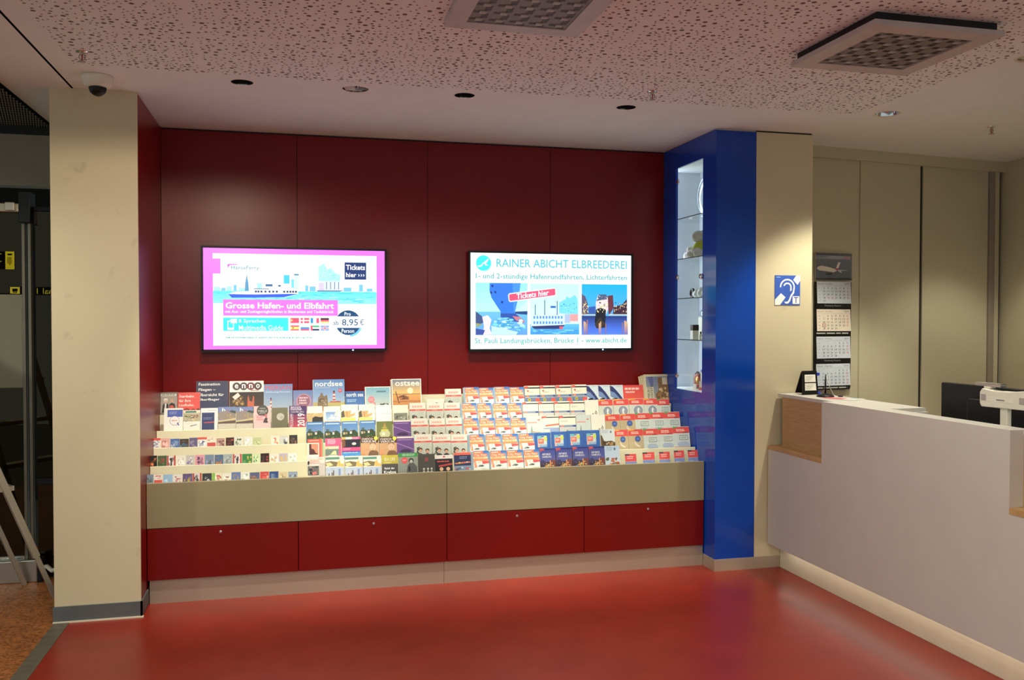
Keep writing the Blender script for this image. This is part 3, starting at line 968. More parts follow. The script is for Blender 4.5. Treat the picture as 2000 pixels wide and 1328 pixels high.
    PL([(1332, 540), (1372, 570), (1400, 650), (1410, 780), (1332, 790)], (92, 84, 110)); PL([(1410, 690), (1490, 680), (1490, 785), (1410, 785)], (52, 90, 170))
    PL([(1492, 640), (1520, 550), (1600, 550), (1640, 600), (1640, 700), (1600, 800), (1500, 800)], (226, 214, 214)); PL([(1500, 620), (1525, 550), (1610, 548), (1640, 600)], (70, 92, 130))
    PL([(1630, 565), (1690, 555), (1700, 700), (1640, 790)], (104, 50, 60)); PL([(1700, 690), (1800, 660), (1852, 600), (1856, 780), (1690, 780)], (60, 40, 60))
    PL([(1495, 720), (1540, 695), (1610, 720), (1600, 920), (1500, 930), (1480, 860)], (22, 26, 40)); PL([(1480, 880), (1540, 800), (1600, 880), (1560, 930), (1500, 930)], (60, 46, 40))
    R(1332, 770, 1490, 784, (196, 210, 200)); R(1640, 770, 1856, 784, (196, 206, 190))
    a, b = S(1336, 600), S(1408, 780)
    A.blobs(a[0], a[1], b[0], b[1], [(60, 56, 84), (120, 110, 130), (150, 140, 120)], 20, 15, 0.12)
    a, b = S(1500, 560), S(1640, 700)
    A.blobs(a[0], a[1], b[0], b[1], [(150, 130, 130), (96, 90, 110), (240, 226, 200), (190, 160, 140)], 30, 16, 0.1)
    a, b = S(1705, 620), S(1852, 778)
    A.blobs(a[0], a[1], b[0], b[1], [(90, 50, 60), (44, 34, 60), (120, 80, 70)], 24, 17, 0.1)
    for k in range(60):
        r = random.Random(k + 50)
        x = r.choice([r.uniform(1340, 1400), r.uniform(1500, 1630), r.uniform(1700, 1850)])
        A.n -= 0.85
        y = r.uniform(640, 752)
        R(x, y, x + 8, y + 12, (250, 220, 150))
    for k in range(14):
        r = random.Random(k + 90)
        x = r.choice([r.uniform(1340, 1460), r.uniform(1500, 1700), r.uniform(1780, 1850)])
        A.n -= 0.85
        R(x, r.uniform(830, 880), x + 14, 1000, (222, 176, 120) if k % 3 else (150, 110, 90), (120, 110, 170))
    PL([(508, 556), (520, 534), (1020, 470), (1038, 482), (1042, 548), (1030, 566), (532, 632), (516, 620)], (255, 255, 255))
    PL([(518, 558), (526, 544), (1018, 482), (1028, 490), (1032, 544), (1024, 556), (534, 620), (524, 612)], (240, 84, 120))
    a, b = S(600, 540), S(958, 604)
    A.t('Tickets hier', a[0], a[1], b[0], b[1], (255, 255, 255), 0.02, 0, 0.046)

screen('wall_screen', -0.550, 0.606, 1.384, 2.052, 'left wall screen with pink framed ferry advertisement', ferry)
screen('wall_screen', 1.153, 2.330, 1.375, 2.054, 'right wall screen with white and turquoise harbour tour advertisement', abicht)

# ================================================================== blue column with display case
bc = empty('display_column', (XB, YB, 0))
tag(bc, 'glossy blue column with a tall glazed display case in its side', 'column')
D = YW - YB
MB().box(0.0, 0.0, 0.075, XB2 - XB, 0.018, H - 0.010).build('front_panel', 'blue_gloss', bc)
y0, y1, z0, z1 = 0.190, 0.607, 1.115, 2.636      # opening, from the front corner
sp = MB()
sp.box(0.0, 0.0181, 0.075, 0.016, y0, H - 0.006)
sp.box(0.0, y1, 0.075, 0.016, D - 0.001, H - 0.006)
sp.box(0.0, y0, 0.075, 0.016, y1, z0)
sp.box(0.0, y0, z1, 0.016, y1, H - 0.006)
sp.build('side_panel', 'blue_gloss', bc)
ins = MB()
ins.box(0.262, 0.10, 1.09, 0.272, D - 0.02, 2.66)
ins.box(0.0165, 0.10, 1.09, 0.262, 0.112, 2.66)
ins.box(0.0165, D - 0.035, 1.09, 0.262, D - 0.02, 2.66)
ins.box(0.0165, 0.112, 1.09, 0.262, D - 0.035, 1.113)
ins.box(0.0165, 0.112, 2.64, 0.262, D - 0.035, 2.66)
ins.build('case_lining', 'white_inside', bc)
pins = MB()
for i in range(34):
    pins.box(0.2612, D - 0.13, 1.16 + i * 0.044, 0.2621, D - 0.124, 1.166 + i * 0.044)
q = pins.build('shelf_pin_holes', 'dark', bc)
q['kind'] = 'stuff'
SHELF = (1.455, 1.737, 2.009, 2.288)
for z in SHELF:
    s = MB().box(0.024, 0.114, z - 0.003, 0.258, D - 0.038, z + 0.003).build('glass_shelf', 'glass', bc)
    MB().box(0.0225, 0.114, z - 0.003, 0.024, D - 0.038, z + 0.003).build('edge', 'grey_base', s)
gd = MB().box(0.004, y0 + 0.002, z0 + 0.002, 0.009, y1 - 0.002, z1 - 0.002).build('glass_door', 'glass', bc)
for z in (2.54, 1.882, 1.208):
    MB().lathe([(0.0, -0.012), (0.014, -0.012), (0.017, -0.008), (0.017, 0.002), (0.0, 0.003)], (0.0, y1 - 0.045, z), n=18, axis='X').build('hinge_cap', 'chrome', gd)
MB().lathe([(0.0, -0.012), (0.015, -0.012), (0.019, -0.006), (0.019, 0.003), (0.0, 0.004)], (0.0, y0 + 0.012, 1.872), n=18, axis='X').build('lock', 'chrome', gd)
MB().box(-0.004, -0.006, 0.0, XB2 - XB, 0.0, 0.075).build('plinth', 'brushed', bc)
MB().box(-0.004, 0.0, 0.0, 0.016, D - 0.55, 0.075).build('side_plinth', 'brushed', bc)
MB().box(0.006, 0.006, H - 0.010, XB2 - XB, D, H - 0.001).build('top_trim', 'steel', bc)
lt = bpy.data.lights.new('case_light', 'AREA')
lt.shape = 'RECTANGLE'; lt.size = 0.02; lt.size_y = 1.46; lt.energy = 3.2; lt.color = (0.95, 1.0, 0.98)
lo = bpy.data.objects.new('case_light', lt); COL.objects.link(lo)
lo.location = (XB + 0.026, YB + D - 0.052, 1.876)
lz = -Vector((0.35, -1, 0)).normalized()
lo.rotation_euler = Matrix((Vector((0, 0, 1)).cross(lz), Vector((0, 0, 1)), lz)).transposed().to_euler()
MB().box(0.0175, D - 0.042, 1.13, 0.035, D - 0.036, 2.62).build('light_strip', 'case_led', bc)

def at_case(dy, z): return (XB + 0.13, YB + dy, z)
o = empty('glass_plate', at_case(0.50, 2.2915))
tag(o, 'large clear glass plate standing on the top shelf of the case', 'plate')
MB().lathe([(0.0, 0.0), (0.09, 0.0), (0.125, -0.006), (0.15, -0.016), (0.15, -0.012), (0.125, 0.0), (0.09, 0.006), (0.0, 0.006)], (0.05, 0.0, 0.15), n=36, axis='X').build('dish', 'glass', o)
MB().prism([(-0.03, 0.17), (-0.01, 0.20), (0.0, 0.16), (0.02, 0.15), (0.0, 0.13), (-0.03, 0.12)], 0.040, 0.044, 'X').build('emblem', 'red_badge', o)
MB().box(0.02, -0.04, 0.0, 0.07, 0.04, 0.012).build('stand', 'acrylic', o)
tag(MB().box(-0.02, -0.03, 0, 0.02, 0.03, 0.014).build('name_tag', 'skin_label'), 'tiny pale tag lying on the top glass shelf', 'tag').location = at_case(0.60, 2.2915)
o = empty('plush_sheep', at_case(0.47, 2.0125))
tag(o, 'white plush sheep with lime green vest on the second shelf', 'plush toy')
MB().ball((0, 0.0, 0.06), (0.06, 0.075, 0.06)).build('body', 'plush_lime', o)
MB().ball((-0.02, 0.01, 0.145), (0.045, 0.05, 0.042)).build('head', 'plush_grey', o)
for dy in (-0.05, 0.05):
    MB().ball((-0.02, dy, 0.165), (0.015, 0.025, 0.018), 10, 6).build('ear', 'plush_grey', o)
for dx, dy in ((-0.05, -0.05), (-0.04, 0.08), (0.04, 0.08)):
    MB().ball((dx, dy, 0.03), (0.032, 0.045, 0.030), 10, 6).build('leg', 'plush_grey', o)
MB().lathe([(0.066, 0.035), (0.071, 0.05), (0.066, 0.065)], (0, 0, 0), n=20).build('stripe', 'plush_grey', o)
tag(MB().ball((0, 0, 0.03), (0.04, 0.05, 0.03)).ball((-0.01, -0.03, 0.07), (0.022, 0.026, 0.022), 10, 6).ball((0, 0.055, 0.022), (0.02, 0.022, 0.021), 8, 6).build('plush_lamb', 'plush_grey'),
    'small grey plush lamb lying beside the plush sheep', 'plush toy').location = at_case(0.665, 2.0125)
o = empty('black_medallion', at_case(0.60, 1.7405))
tag(o, 'round black medallion on the middle shelf', 'medallion')
MB().lathe([(0.0, -0.006), (0.024, -0.006), (0.027, -0.012), (0.034, -0.012), (0.035, 0.0), (0.0, 0.0)], (0, 0, 0.036), n=24, axis='X').build('disc', 'black_plastic', o)
MB().box(-0.004, -0.016, 0, 0.018, 0.016, 0.004).build('foot', 'grey_base', o)
for k, (dy, r) in enumerate(((0.535, 0.03), (0.47, 0.035), (0.40, 0.032))):
    tag(MB().ball((0, 0, r * 0.9), (0.03, 0.042, r * 0.9)).ball((-0.012, -0.02, r * 1.7), (0.016, 0.018, 0.014), 10, 6).build('pale_figurine', 'white_inside'),
        'small pale figurine on the middle shelf, %s from the medallion' % ('first', 'second', 'third')[k], 'figurine', 'pale figurines').location = at_case(dy, 1.7405)
o = empty('gift_box', at_case(0.575, 1.4585))
tag(o, 'boxed bottle with dark top on the second lowest shelf', 'box')
MB().box(-0.022, -0.022, 0.0, 0.022, 0.022, 0.058).build('lower_box', 'skin_label', o, 0.002)
MB().box(-0.0225, -0.0225, 0.058, 0.0225, 0.0225, 0.098).build('sleeve', 'hall_dark', o, 0.002)
o = empty('cushion_pouch', at_case(0.585, 1.575))
o.location = at_case(0.56, 1.4585)
tag(o, 'silver foil pouch behind the boxed bottle', 'pouch')
MB().box(0.05, -0.06, 0.0, 0.07, 0.06, 0.15).build('backing_card', 'white_plastic', o)
MB().ball((0.06, 0, 0.175), (0.02, 0.062, 0.03)).build('foil', 'acrylic', o)
o = empty('ink_bottle', at_case(0.47, 1.4585))
tag(o, 'tiny bottle with black cap on the second lowest shelf', 'bottle')
MB().lathe([(0.0, 0.0), (0.014, 0.0), (0.014, 0.03), (0.008, 0.036), (0.0, 0.036)], n=16).build('body', 'skin_label', o)
MB().lathe([(0.0095, 0.034), (0.0095, 0.052), (0.0, 0.052)], n=16).build('cap', 'black_plastic', o)
o = empty('small_carton', at_case(0.40, 1.4585))
tag(o, 'white carton beside the tiny bottle in the case', 'carton')
MB().box(-0.02, -0.028, 0, 0.02, 0.028, 0.075).build('carton', 'white_plastic', o, 0.002)
MB().box(-0.0205, -0.0285, 0.022, 0.0205, 0.0285, 0.03).build('band', 'grey_base', o)
o = empty('ornament_plate', at_case(0.52, 1.1135))
tag(o, 'round ornate souvenir plate with white tag at the case bottom', 'souvenir plate')
MB().lathe([(0.0, 0.0), (0.03, 0.0), (0.046, -0.004), (0.0, -0.006)], (0, 0, 0.062), n=22, axis='X').build('centre', 'gold', o)
MB().lathe([(0.03, -0.006), (0.042, -0.010), (0.047, -0.004), (0.047, 0.004), (0.03, 0.004)], (0, 0, 0.062), n=22, axis='X').build('ring', 'red_badge', o)
for k in range(14):
    a = 2 * PI * k / 14
    MB().ball((0, 0.052 * math.cos(a), 0.062 + 0.052 * math.sin(a)), (0.006, 0.010, 0.010), 8, 6).build('scallop', 'grey_base', o)
MB().box(-0.03, -0.035, 0.0, -0.026, 0.005, 0.036).build('price_tag', 'white_plastic', o)
o = empty('souvenir_box', at_case(0.405, 1.1135))
tag(o, 'stack of souvenir packs beside the ornate plate', 'box')
MB().box(-0.03, -0.04, 0.0, 0.03, 0.04, 0.02).build('base_pack', 'red_badge', o, 0.002)
MB().box(-0.028, -0.038, 0.02, 0.028, 0.038, 0.06).build('pack', 'skin_label', o, 0.002)
MB().box(-0.02, -0.03, 0.06, 0.024, 0.034, 0.13).build('upright_pack', 'white_plastic', o, 0.002)
MB().box(-0.021, -0.031, 0.12, 0.025, 0.035, 0.14).build('blue_edge', 'blue_badge', o, 0.002)

# ================================================================== ticket counter
def put(o, parent):            # built in world coordinates, then hung under an unrotated parent
    o.parent = parent
    o.matrix_parent_inverse = Matrix.Translation(-Vector(parent.location))
    return o
tc_ = empty('ticket_counter', (2.95, 3.3, 0))
tag(tc_, 'long white ticket counter with lit plinth and wooden bag ledges', 'counter')
XC = 2.95
fp = MB()
fp.box(XC, 0.6, 0.16, XC + 0.05, YB - 0.014, 0.765)
fp.box(XC, 3.137, 0.765, XC + 0.05, 4.515, 1.10)
put(fp.build('front', 'counter_white'), tc_)
ep = MB().box(XC + 0.05, 3.137, 0.791, 3.05, 3.157, 1.10)
put(ep.build('end_panel', 'counter_white'), tc_)
put(MB().box(XC + 0.05, 4.495, 0.791, 3.26, 4.515, 1.10).build('end_panel', 'counter_white'), tc_)
tp = MB().box(XC, 4.06, 1.1, 3.28, 4.515, 1.12)
tp.box(XC, 3.137, 1.1, 3.062, 4.06, 1.12)
tp.box(3.018, 4.515, 1.1, 3.28, YB - 0.012, 1.12)
tp.box(3.018, 0.6, 1.1, 3.062, 3.137, 1.12)
put(tp.build('worktop', 'counter_white'), tc_)
for ya, yb in ((4.516, YB - 0.014), (0.6, 3.136)):
    put(MB().box(XC - 0.002, ya, 0.765, 3.032, yb, 0.79).build('bag_ledge', 'wood_edge'), tc_)
    put(MB().box(3.020, ya, 0.79, 3.032, yb - (0.05 if ya > 4 else 0), 1.099).build('wood_panel', 'wood'), tc_)
put(MB().box(XC + 0.05, 0.6, 0.16, 3.26, YB - 0.014, 0.178).build('underside', 'counter_white'), tc_)
put(MB().box(3.045, 0.6, 0.0, 3.06, YB - 0.005, 0.160).build('plinth', 'plinth_lit'), tc_)
put(MB().box(2.985, 0.62, 0.148, 2.997, YB - 0.10, 0.1595).build('light_strip', 'led'), tc_)
put(MB().box(3.07, 0.6, 0.72, 3.95, 4.03, 0.745).box(3.29, 4.03, 0.72, 3.95, 5.0, 0.745).build('desk', 'counter_white'), tc_)
put(MB().box(3.26, 4.06, 0.0, 3.28, YB - 0.01, 1.0995).box(3.05, 4.04, 0.746, 3.28, 4.06, 1.0995).box(3.05, 0.6, 0.18, 3.062, 4.04, 1.0995).build('back_panel', 'counter_white'), tc_)
put(MB().box(3.93, 0.6, 0.0, 3.95, 5.0, 0.72).build('desk_leg_panel', 'counter_white'), tc_)

# flip stand with two cards
o = empty('card_stand', (3.16, 4.985, 1.12), 0.10)
tag(o, 'black slanted stand with two white cards on the counter', 'card stand')
t1 = MB()
t1.add([(-0.062, -0.03, 0), (0.055, -0.03, 0), (0.072, 0.012, 0.148), (-0.035, 0.012, 0.148), (-0.062, -0.018, 0), (0.055, -0.018, 0), (0.072, 0.022, 0.148), (-0.035, 0.022, 0.148)],
       [(0, 3, 2, 1), (4, 5, 6, 7), (0, 1, 5, 4), (1, 2, 6, 5), (2, 3, 7, 6), (3, 0, 4, 7)])
t1.build('frame', 'black_plastic', o)
MB().bar((0.005, 0.070, 0.004), (0.016, 0.028, 0.135), 0.10, 0.005).build('back_leg', 'black_plastic', o)
def slant(u, v, d=0.0008):
    x = (-0.062 + 0.027 * v) * (1 - u) + (0.055 + 0.017 * v) * u
    return (x, -0.03 + 0.042 * v - d, 0.148 * v)
for v0, v1 in ((0.18, 0.48), (0.53, 0.84)):
    c = MB().add([slant(0.13, v0), slant(0.87, v0), slant(0.87, v1), slant(0.13, v1)], [(0, 1, 2, 3)])
    cc = c.build('card', 'paper', o)
    l = MB()
    for k in range(4):
        vv = v0 + (v1 - v0) * (0.2 + 0.18 * k)
        l.add([slant(0.2, vv, 0.0014), slant(0.5 + 0.08 * k, vv, 0.0014), slant(0.5 + 0.08 * k, vv + 0.012, 0.0014), slant(0.2, vv + 0.012, 0.0014)], [(0, 1, 2, 3)])
    l.build('writing', 'grille', cc)
for x, z in ((0.078, 0.125), (0.06, 0.008)):
    MB().box(x - 0.008, -0.03 + z * 0.28, z - 0.008, x + 0.012, -0.018 + z * 0.28, z + 0.010).build('clip', 'blue_clip', o)
# little table microphone
o = empty('table_microphone', (3.16, 4.80, 1.12))
tag(o, 'small black microphone on a round foot beside the card stand', 'microphone')
MB().lathe([(0.0, 0.0), (0.052, 0.0), (0.052, 0.006), (0.04, 0.014), (0.014, 0.021), (0.0, 0.022)], n=30).build('foot', 'black_plastic', o)
MB().tube([(0, 0, 0.018), (0, 0, 0.09), (0.002, 0, 0.138)], [0.0055, 0.005, 0.003], 10).build('stem', 'black_plastic', o)
MB().tube([(0.004, -0.003, 0.128), (0.025, -0.006, 0.06), (0.05, -0.01, 0.012), (0.075, -0.02, 0.004)], 0.0018, 6).build('wire', 'white_plastic', o)
MB().bar((0.075, -0.02, 0.004), (0.10, -0.03, 0.004), 0.009, 0.007, (0, 0, 1)).build('plug', 'black_plastic', o)
# papers
a = Art(0.21, 0.148, 1.0, thick=0.001)
a.bg((238, 232, 222)).rect(0.0, 0.35, 0.6, 1.0, (222, 92, 84)).rect(0.62, 0.1, 0.9, 0.5, (160, 190, 210)).lines(0.05, 0.08, 0.55, 0.3, 3, (150, 140, 140))
o = a.build('leaflet')
o.location, o.rotation_euler = (3.12, 4.62, 1.1215), (-PI / 2, 0, math.radians(-62))
tag(o, 'red and white leaflet lying on the white counter top', 'leaflet')
# monitor seen from behind
o = empty('monitor', (3.42, 3.72, 0.745))
tag(o, 'black monitor seen from behind over the counter', 'monitor')
MB().box(-0.02, -0.42, 0.13, 0.02, 0.375, 0.508).build('case', 'black_plastic', o, 0.006)
MB().box(-0.045, -0.25, 0.20, -0.019, 0.16, 0.44).build('rear_cover', 'black_plastic', o, 0.008)
for z in (0.375, 0.40):
    MB().box(-0.0215, 0.20, z, -0.0195, 0.29, z + 0.009).build('vent', 'dark', o)
MB().box(-0.05, -0.05, 0.012, -0.015, 0.05, 0.3).build('stand', 'black_plastic', o, 0.004)
MB().box(-0.11, -0.14, 0.0, 0.11, 0.14, 0.014).build('base', 'black_plastic', o, 0.004)
# cream customer display on its pole
o = empty('customer_display', (3.20, 3.46, 1.12))
tag(o, 'cream coloured customer display on a pole behind the counter edge', 'customer display')
o.location = (3.215, 3.452, 1.12)
hb = MB()
pts = [(-0.19, 0.06), (0.125, 0.055), (0.135, 0.07), (0.135, 0.125), (0.12, 0.143), (0.05, 0.135), (-0.05, 0.137), (-0.14, 0.148), (-0.19, 0.150)]
hb.prism(pts, -0.02, 0.03, 'X')
hb.build('housing', 'white_plastic', o, 0.004)
MB().box(-0.008, -0.022, -0.37, 0.018, 0.022, 0.062).build('pole', 'white_plastic', o, 0.004)
MB().box(-0.06, -0.06, -0.375, 0.06, 0.06, -0.365).build('foot', 'white_plastic', o, 0.002)
MB().box(-0.0215, -0.07, 0.085, -0.0195, 0.085, 0.104).build('type_label', 'paper', o)
MB().box(-0.0222, -0.02, 0.092, -0.0214, 0.03, 0.097).build('type_mark', 'grille', o)
for y in (0.095, -0.135):
    MB().box(-0.0215, y, 0.085, -0.0195, y + 0.03, 0.115).build('speaker_grille', 'grille_pad', o)
MB().box(0.0, 0.03, 0.152, 0.035, 0.19, 0.168).build('card_reader', 'steel', o, 0.003)
MB().box(0.0, 0.09, 0.143, 0.03, 0.13, 0.152).build('reader_bracket', 'white_plastic', o)
o = MB().tube([(3.245, 3.34, 1.19), (3.275, 3.325, 1.15), (3.30, 3.345, 1.132), (3.31, 3.385, 1.128), (3.315, 3.42, 1.11), (3.32, 3.45, 1.0), (3.32, 3.47, 0.752)], [0.004, 0.004, 0.010, 0.010, 0.005, 0.004, 0.004], 8).build('cable_connector', 'white_plastic')
tag(o, 'white cable connector hanging behind the customer display', 'cable')

# ------------------------------------------------------------------ wall calendar on the office wall
cal = empty('wall_calendar', (0, 0, 0))
tag(cal, 'long four month wall calendar with an aeroplane picture', 'calendar')
uv = Vector((math.cos(ang), math.sin(ang), 0))
cb = Vector((h0.x, h0.y, 0)) + uv * (0.2 + 0.155)
cal.location = (cb.x + 0.012, cb.y - 0.012, 1.115)
cal.rotation_euler = (0, 0, ang)
MB().box(-0.158, 0.004, 0.0, 0.158, 0.009, 0.74).build('backing_board', 'black_plastic', cal)
a = Art(0.312, 0.185, 1.0, thick=0.004)
a.bg((118, 124, 136), (96, 102, 112)).rect(0, 0, 1, 0.10, (96, 98, 108)).rect(0, 0.10, 0.96, 0.22, (160, 162, 172)).lines(0.02, 0.12, 0.35, 0.2, 2, (110, 112, 120)).rect(0.76, 0.13, 0.94, 0.19, (196, 120, 130))
a.poly([(0.03, 0.60), (0.06, 0.52), (0.16, 0.48), (0.34, 0.52), (0.55, 0.60), (0.58, 0.66), (0.50, 0.72), (0.30, 0.70), (0.10, 0.66)], (232, 222, 204))
a.poly([(0.54, 0.62), (0.62, 0.34), (0.68, 0.34), (0.62, 0.58)], (236, 230, 220)).poly([(0.54, 0.62), (0.56, 0.56), (0.62, 0.56), (0.60, 0.64)], (206, 50, 44)).poly([(0.60, 0.62), (0.92, 0.63), (0.60, 0.66)], (206, 204, 200)).poly([(0.62, 0.68), (0.70, 0.66), (0.72, 0.74)], (220, 214, 204))
a.ell(0.44, 0.70, 0.03, (226, 214, 190)).poly([(0.1, 0.66), (0.5, 0.72), (0.45, 0.76), (0.2, 0.71)], (110, 92, 76)).rect(0.28, 0.76, 0.44, 0.82, (52, 54, 58))
a.poly([(0, 0.93), (0.2, 0.96), (0.4, 0.93), (0.6, 0.95), (0.8, 0.92), (1, 0.94), (1, 1), (0, 1)], (54, 56, 54))
p = a.build('picture', parent=cal)
p.location = (0.0, 0.001, 0.755)
months = (('Dezember · December', '2018', 5, 31, (208, 214, 222), ()), ('Januar · January', '2019', 1, 31, (240, 224, 200), (21,)), ('Februar · February', '2019', 4, 28, (206, 212, 222), ()), ('März · March', '2019', 4, 31, (210, 218, 228), ()))
zt = (0.748, 0.556, 0.366, 0.176)
for k, (ttl, yr, first, days, bgc, marks) in enumerate(months):
    a = Art(0.292, 0.152, 1.0, thick=0.003)
    a.bg(bgc)
    a.t(ttl, 0.03, 0.07, 0.45, 0.135, (96, 96, 104)).t(yr, 0.82, 0.06, 0.95, 0.13, (96, 96, 104)).rect(0.02, 0.19, 0.97, 0.197, (170, 170, 176))
    if k == 0:
        first = 5                     # the first of December is a Saturday
    col = {0: 5, 1: 1, 2: 4, 3: 4}[k]
    rowi = 0
    for dday in range(1, days + 1):
        if k == 0 and dday < 3:
            col = (col + 1) % 7
            continue
        x = 0.17 + col * 0.117
        y = 0.26 + rowi * 0.145
        red = col == 6 or (k == 0 and dday in (25, 26))
        s_ = str(dday)
        w = {'1': 0.013}.get(s_, 0.03 * len(s_))
        a.n = 4
        a.t(s_, x + 0.035 - w / 2, y, x + 0.035 + w / 2, y + 0.085, (206, 84, 80) if red else (74, 78, 90), 0.01)
        if dday in marks:
            for r_ in ((x - 0.02, y - 0.04, x + 0.09, y - 0.02), (x - 0.02, y + 0.105, x + 0.09, y + 0.125), (x - 0.02, y - 0.04, x - 0.008, y + 0.125), (x + 0.078, y - 0.04, x + 0.09, y + 0.125)):
                a.rect(*r_, (206, 50, 50))
        col += 1
        if col == 7:
            col = 0
            rowi += 1
    for r_ in range(5):
        a.n = 4
        a.rect(0.06, 0.28 + 0.145 * r_, 0.09, 0.33 + 0.145 * r_, (176, 180, 190))
    p = a.build('month_sheet', parent=cal)
    p.location = (0.004, -0.004, zt[k] - 0.158)
    p.rotation_euler = (math.radians(-3), 0, 0)
    c = Art(0.30, 0.026, 1.0, (16, 16, 18), 0.002)
    c.bg((18, 18, 20))
    if k in (0, 2): c.t('Hamburg Airport', 0.25, 0.15, 0.72, 0.85, (150, 150, 150))
    else: c.lines(0.02, 0.3, 0.99, 0.7, 1, (190, 188, 180), 0.8, k)
    p = c.build('strip', parent=cal)
    p.location = (0.0, 0.001, zt[k] - 0.187)

# ------------------------------------------------------------------ hearing loop sign
a = Art(0.180, 0.190, 1.0, (30, 80, 190), 0.003)
a.bg((26, 84, 190))
a.poly([(0.72, 0.15), (0.84, 0.0), (1.0, 0.0), (1.0, 0.17), (0.90, 0.32)], W_)
a.poly([(0.0, 0.82), (0.24, 0.60), (0.42, 0.74), (0.20, 1.0), (0.0, 1.0)], W_)
a.arc(0.49, 0.40, 0.245, 0.30, -10, 180, W_).arc(0.49, 0.40, 0.115, 0.17, -5, 160, W_)
a.poly([(0.735, 0.40), (0.79, 0.40), (0.76, 0.60), (0.66, 0.72), (0.60, 0.87), (0.52, 0.95), (0.42, 0.95), (0.36, 0.88), (0.42, 0.89), (0.50, 0.88), (0.56, 0.80), (0.62, 0.66), (0.70, 0.56)], W_)
a.poly([(0.605, 0.40), (0.66, 0.40), (0.66, 0.50), (0.60, 0.54), (0.60, 0.46)], W_)
a.rect(0.70, 0.70, 0.97, 0.96, W_).t('T', 0.75, 0.73, 0.92, 0.93, (24, 60, 160), 0.01).rect(0.05, 0.05, 0.22, 0.075, (150, 180, 220))
o = a.build('hearing_loop_sign')
o.location = (3.086, YB - 0.002, 1.685)
tag(o, 'blue square hearing loop sign with white ear on beige pillar', 'sign')

# ================================================================== brochure counter
XL, XR = XP1 + 0.002, XB - 0.006
rk = empty('brochure_counter', ((XL + XR) / 2, YD, 0))
tag(rk, 'wall length brochure counter with cream front and red drawers', 'display counter')
ZL = (0.677, 0.751, 0.838, 0.922, 1.005)
for a, b in ((XL, 0.898), (0.9005, XR)):
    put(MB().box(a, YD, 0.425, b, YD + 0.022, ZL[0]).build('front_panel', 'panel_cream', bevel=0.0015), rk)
seams = (XL, 0.0316, 0.8993, 1.7669, XR)
for i, lx in enumerate((-0.396, 0.464, 1.335, 2.195)):
    d = MB().box(seams[i] + 0.002, YD + 0.001, 0.1343, seams[i + 1] - 0.002, YD + 0.021, 0.4215).build('drawer', 'red_drawer', bevel=0.001)
    put(d, rk)
    k_ = MB().lathe([(0.0, -0.003), (0.007, -0.003), (0.009, 0.0), (0.009, 0.004)], (lx, YD, 0.387), n=18, axis='Y')
    k_.box(lx - 0.0015, YD - 0.0048, 0.382, lx + 0.0015, YD - 0.0038, 0.392)
    kk = k_.build('lock', 'chrome', bevel=0)
    kk.parent = d
put(MB().box(XL, YD + 0.023, 0.1343, XR, YW - 0.002, 0.45).build('carcass', 'hall_dark'), rk)
for a, b in ((XL + 0.010, 0.8825), (0.8845, XR)):
    put(MB().box(a, YD + 0.014, 0.0, b, YD + 0.026, 0.1343).build('plinth', 'brushed'), rk)
XS = 0.084
for k in range(5):
    y = YD + 0.13 * k
    yb = y + 0.13 if k < 4 else YW - 0.003
    for a, b in ((XL, XS - 0.002), (XS + 0.012, XR)):
        if k:
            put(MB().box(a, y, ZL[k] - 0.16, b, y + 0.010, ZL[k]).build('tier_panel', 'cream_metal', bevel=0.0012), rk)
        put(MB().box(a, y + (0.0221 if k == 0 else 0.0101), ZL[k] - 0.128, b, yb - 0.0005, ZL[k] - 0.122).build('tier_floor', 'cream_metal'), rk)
poly = []
for k in range(5):
    y = YD + 0.023 + 0.13 * k if k == 0 else YD + 0.13 * k
    poly += [(y, ZL[k] - 0.004), (YD + 0.13 * (k + 1) if k < 4 else YW - 0.003, ZL[k] - 0.004)]
poly += [(YW - 0.003, 0.452), (YD + 0.023, 0.452)]
put(MB().prism(poly, XS - 0.0015, XS + 0.0115, 'X').build('divider', 'cream_metal'), rk)
put(MB().box(XS + 0.012, YW - 0.016, 0.452, XR, YW - 0.0035, 1.088).build('back_panel', 'cream_metal'), rk)

# ------------------------------------------------------------------ cover designs
RDD, ORG = (226, 58, 38), (240, 120, 62)
def d_people(a):
    a.bg((126, 116, 108)).rect(0.08, 0.08, 0.92, 0.2, (228, 222, 210)).lines(0.12, 0.1, 0.88, 0.18, 1, (150, 140, 130), 0.8)
    a.rect(0, 0.22, 1, 1, (168, 158, 146)).ell(0.35, 0.42, 0.11, (214, 186, 160)).arc(0.35, 0.40, 0.0, 0.12, 0, 180, (230, 226, 220)).poly([(0.15, 1), (0.2, 0.6), (0.35, 0.52), (0.5, 0.6), (0.52, 1)], (30, 28, 30)).ell(0.68, 0.42, 0.1, (206, 160, 130)).poly([(0.5, 1), (0.55, 0.6), (0.68, 0.52), (0.85, 0.6), (0.9, 1)], (36, 34, 38)).ell(0.68, 0.75, 0.12, (206, 62, 46)).poly([(0.3, 0.55), (0.4, 0.55), (0.36, 1), (0.3, 1)], (230, 226, 220))
def d_startbahn(a):
    a.bg((224, 54, 36)).t('Startbahn', 0.06, 0.12, 0.72, 0.25, W_, 0.01).t('für Ihre', 0.06, 0.34, 0.58, 0.47, W_, 0.01).t('Laufbahn.', 0.06, 0.56, 0.74, 0.68, W_, 0.01)
    a.arc(0.4, 0.95, 0.10, 0.16, 20, 200, (120, 30, 26)).arc(0.7, 0.92, 0.06, 0.11, -40, 150, (130, 34, 30)).rect(0.85, 0.8, 0.98, 1, (110, 30, 28))
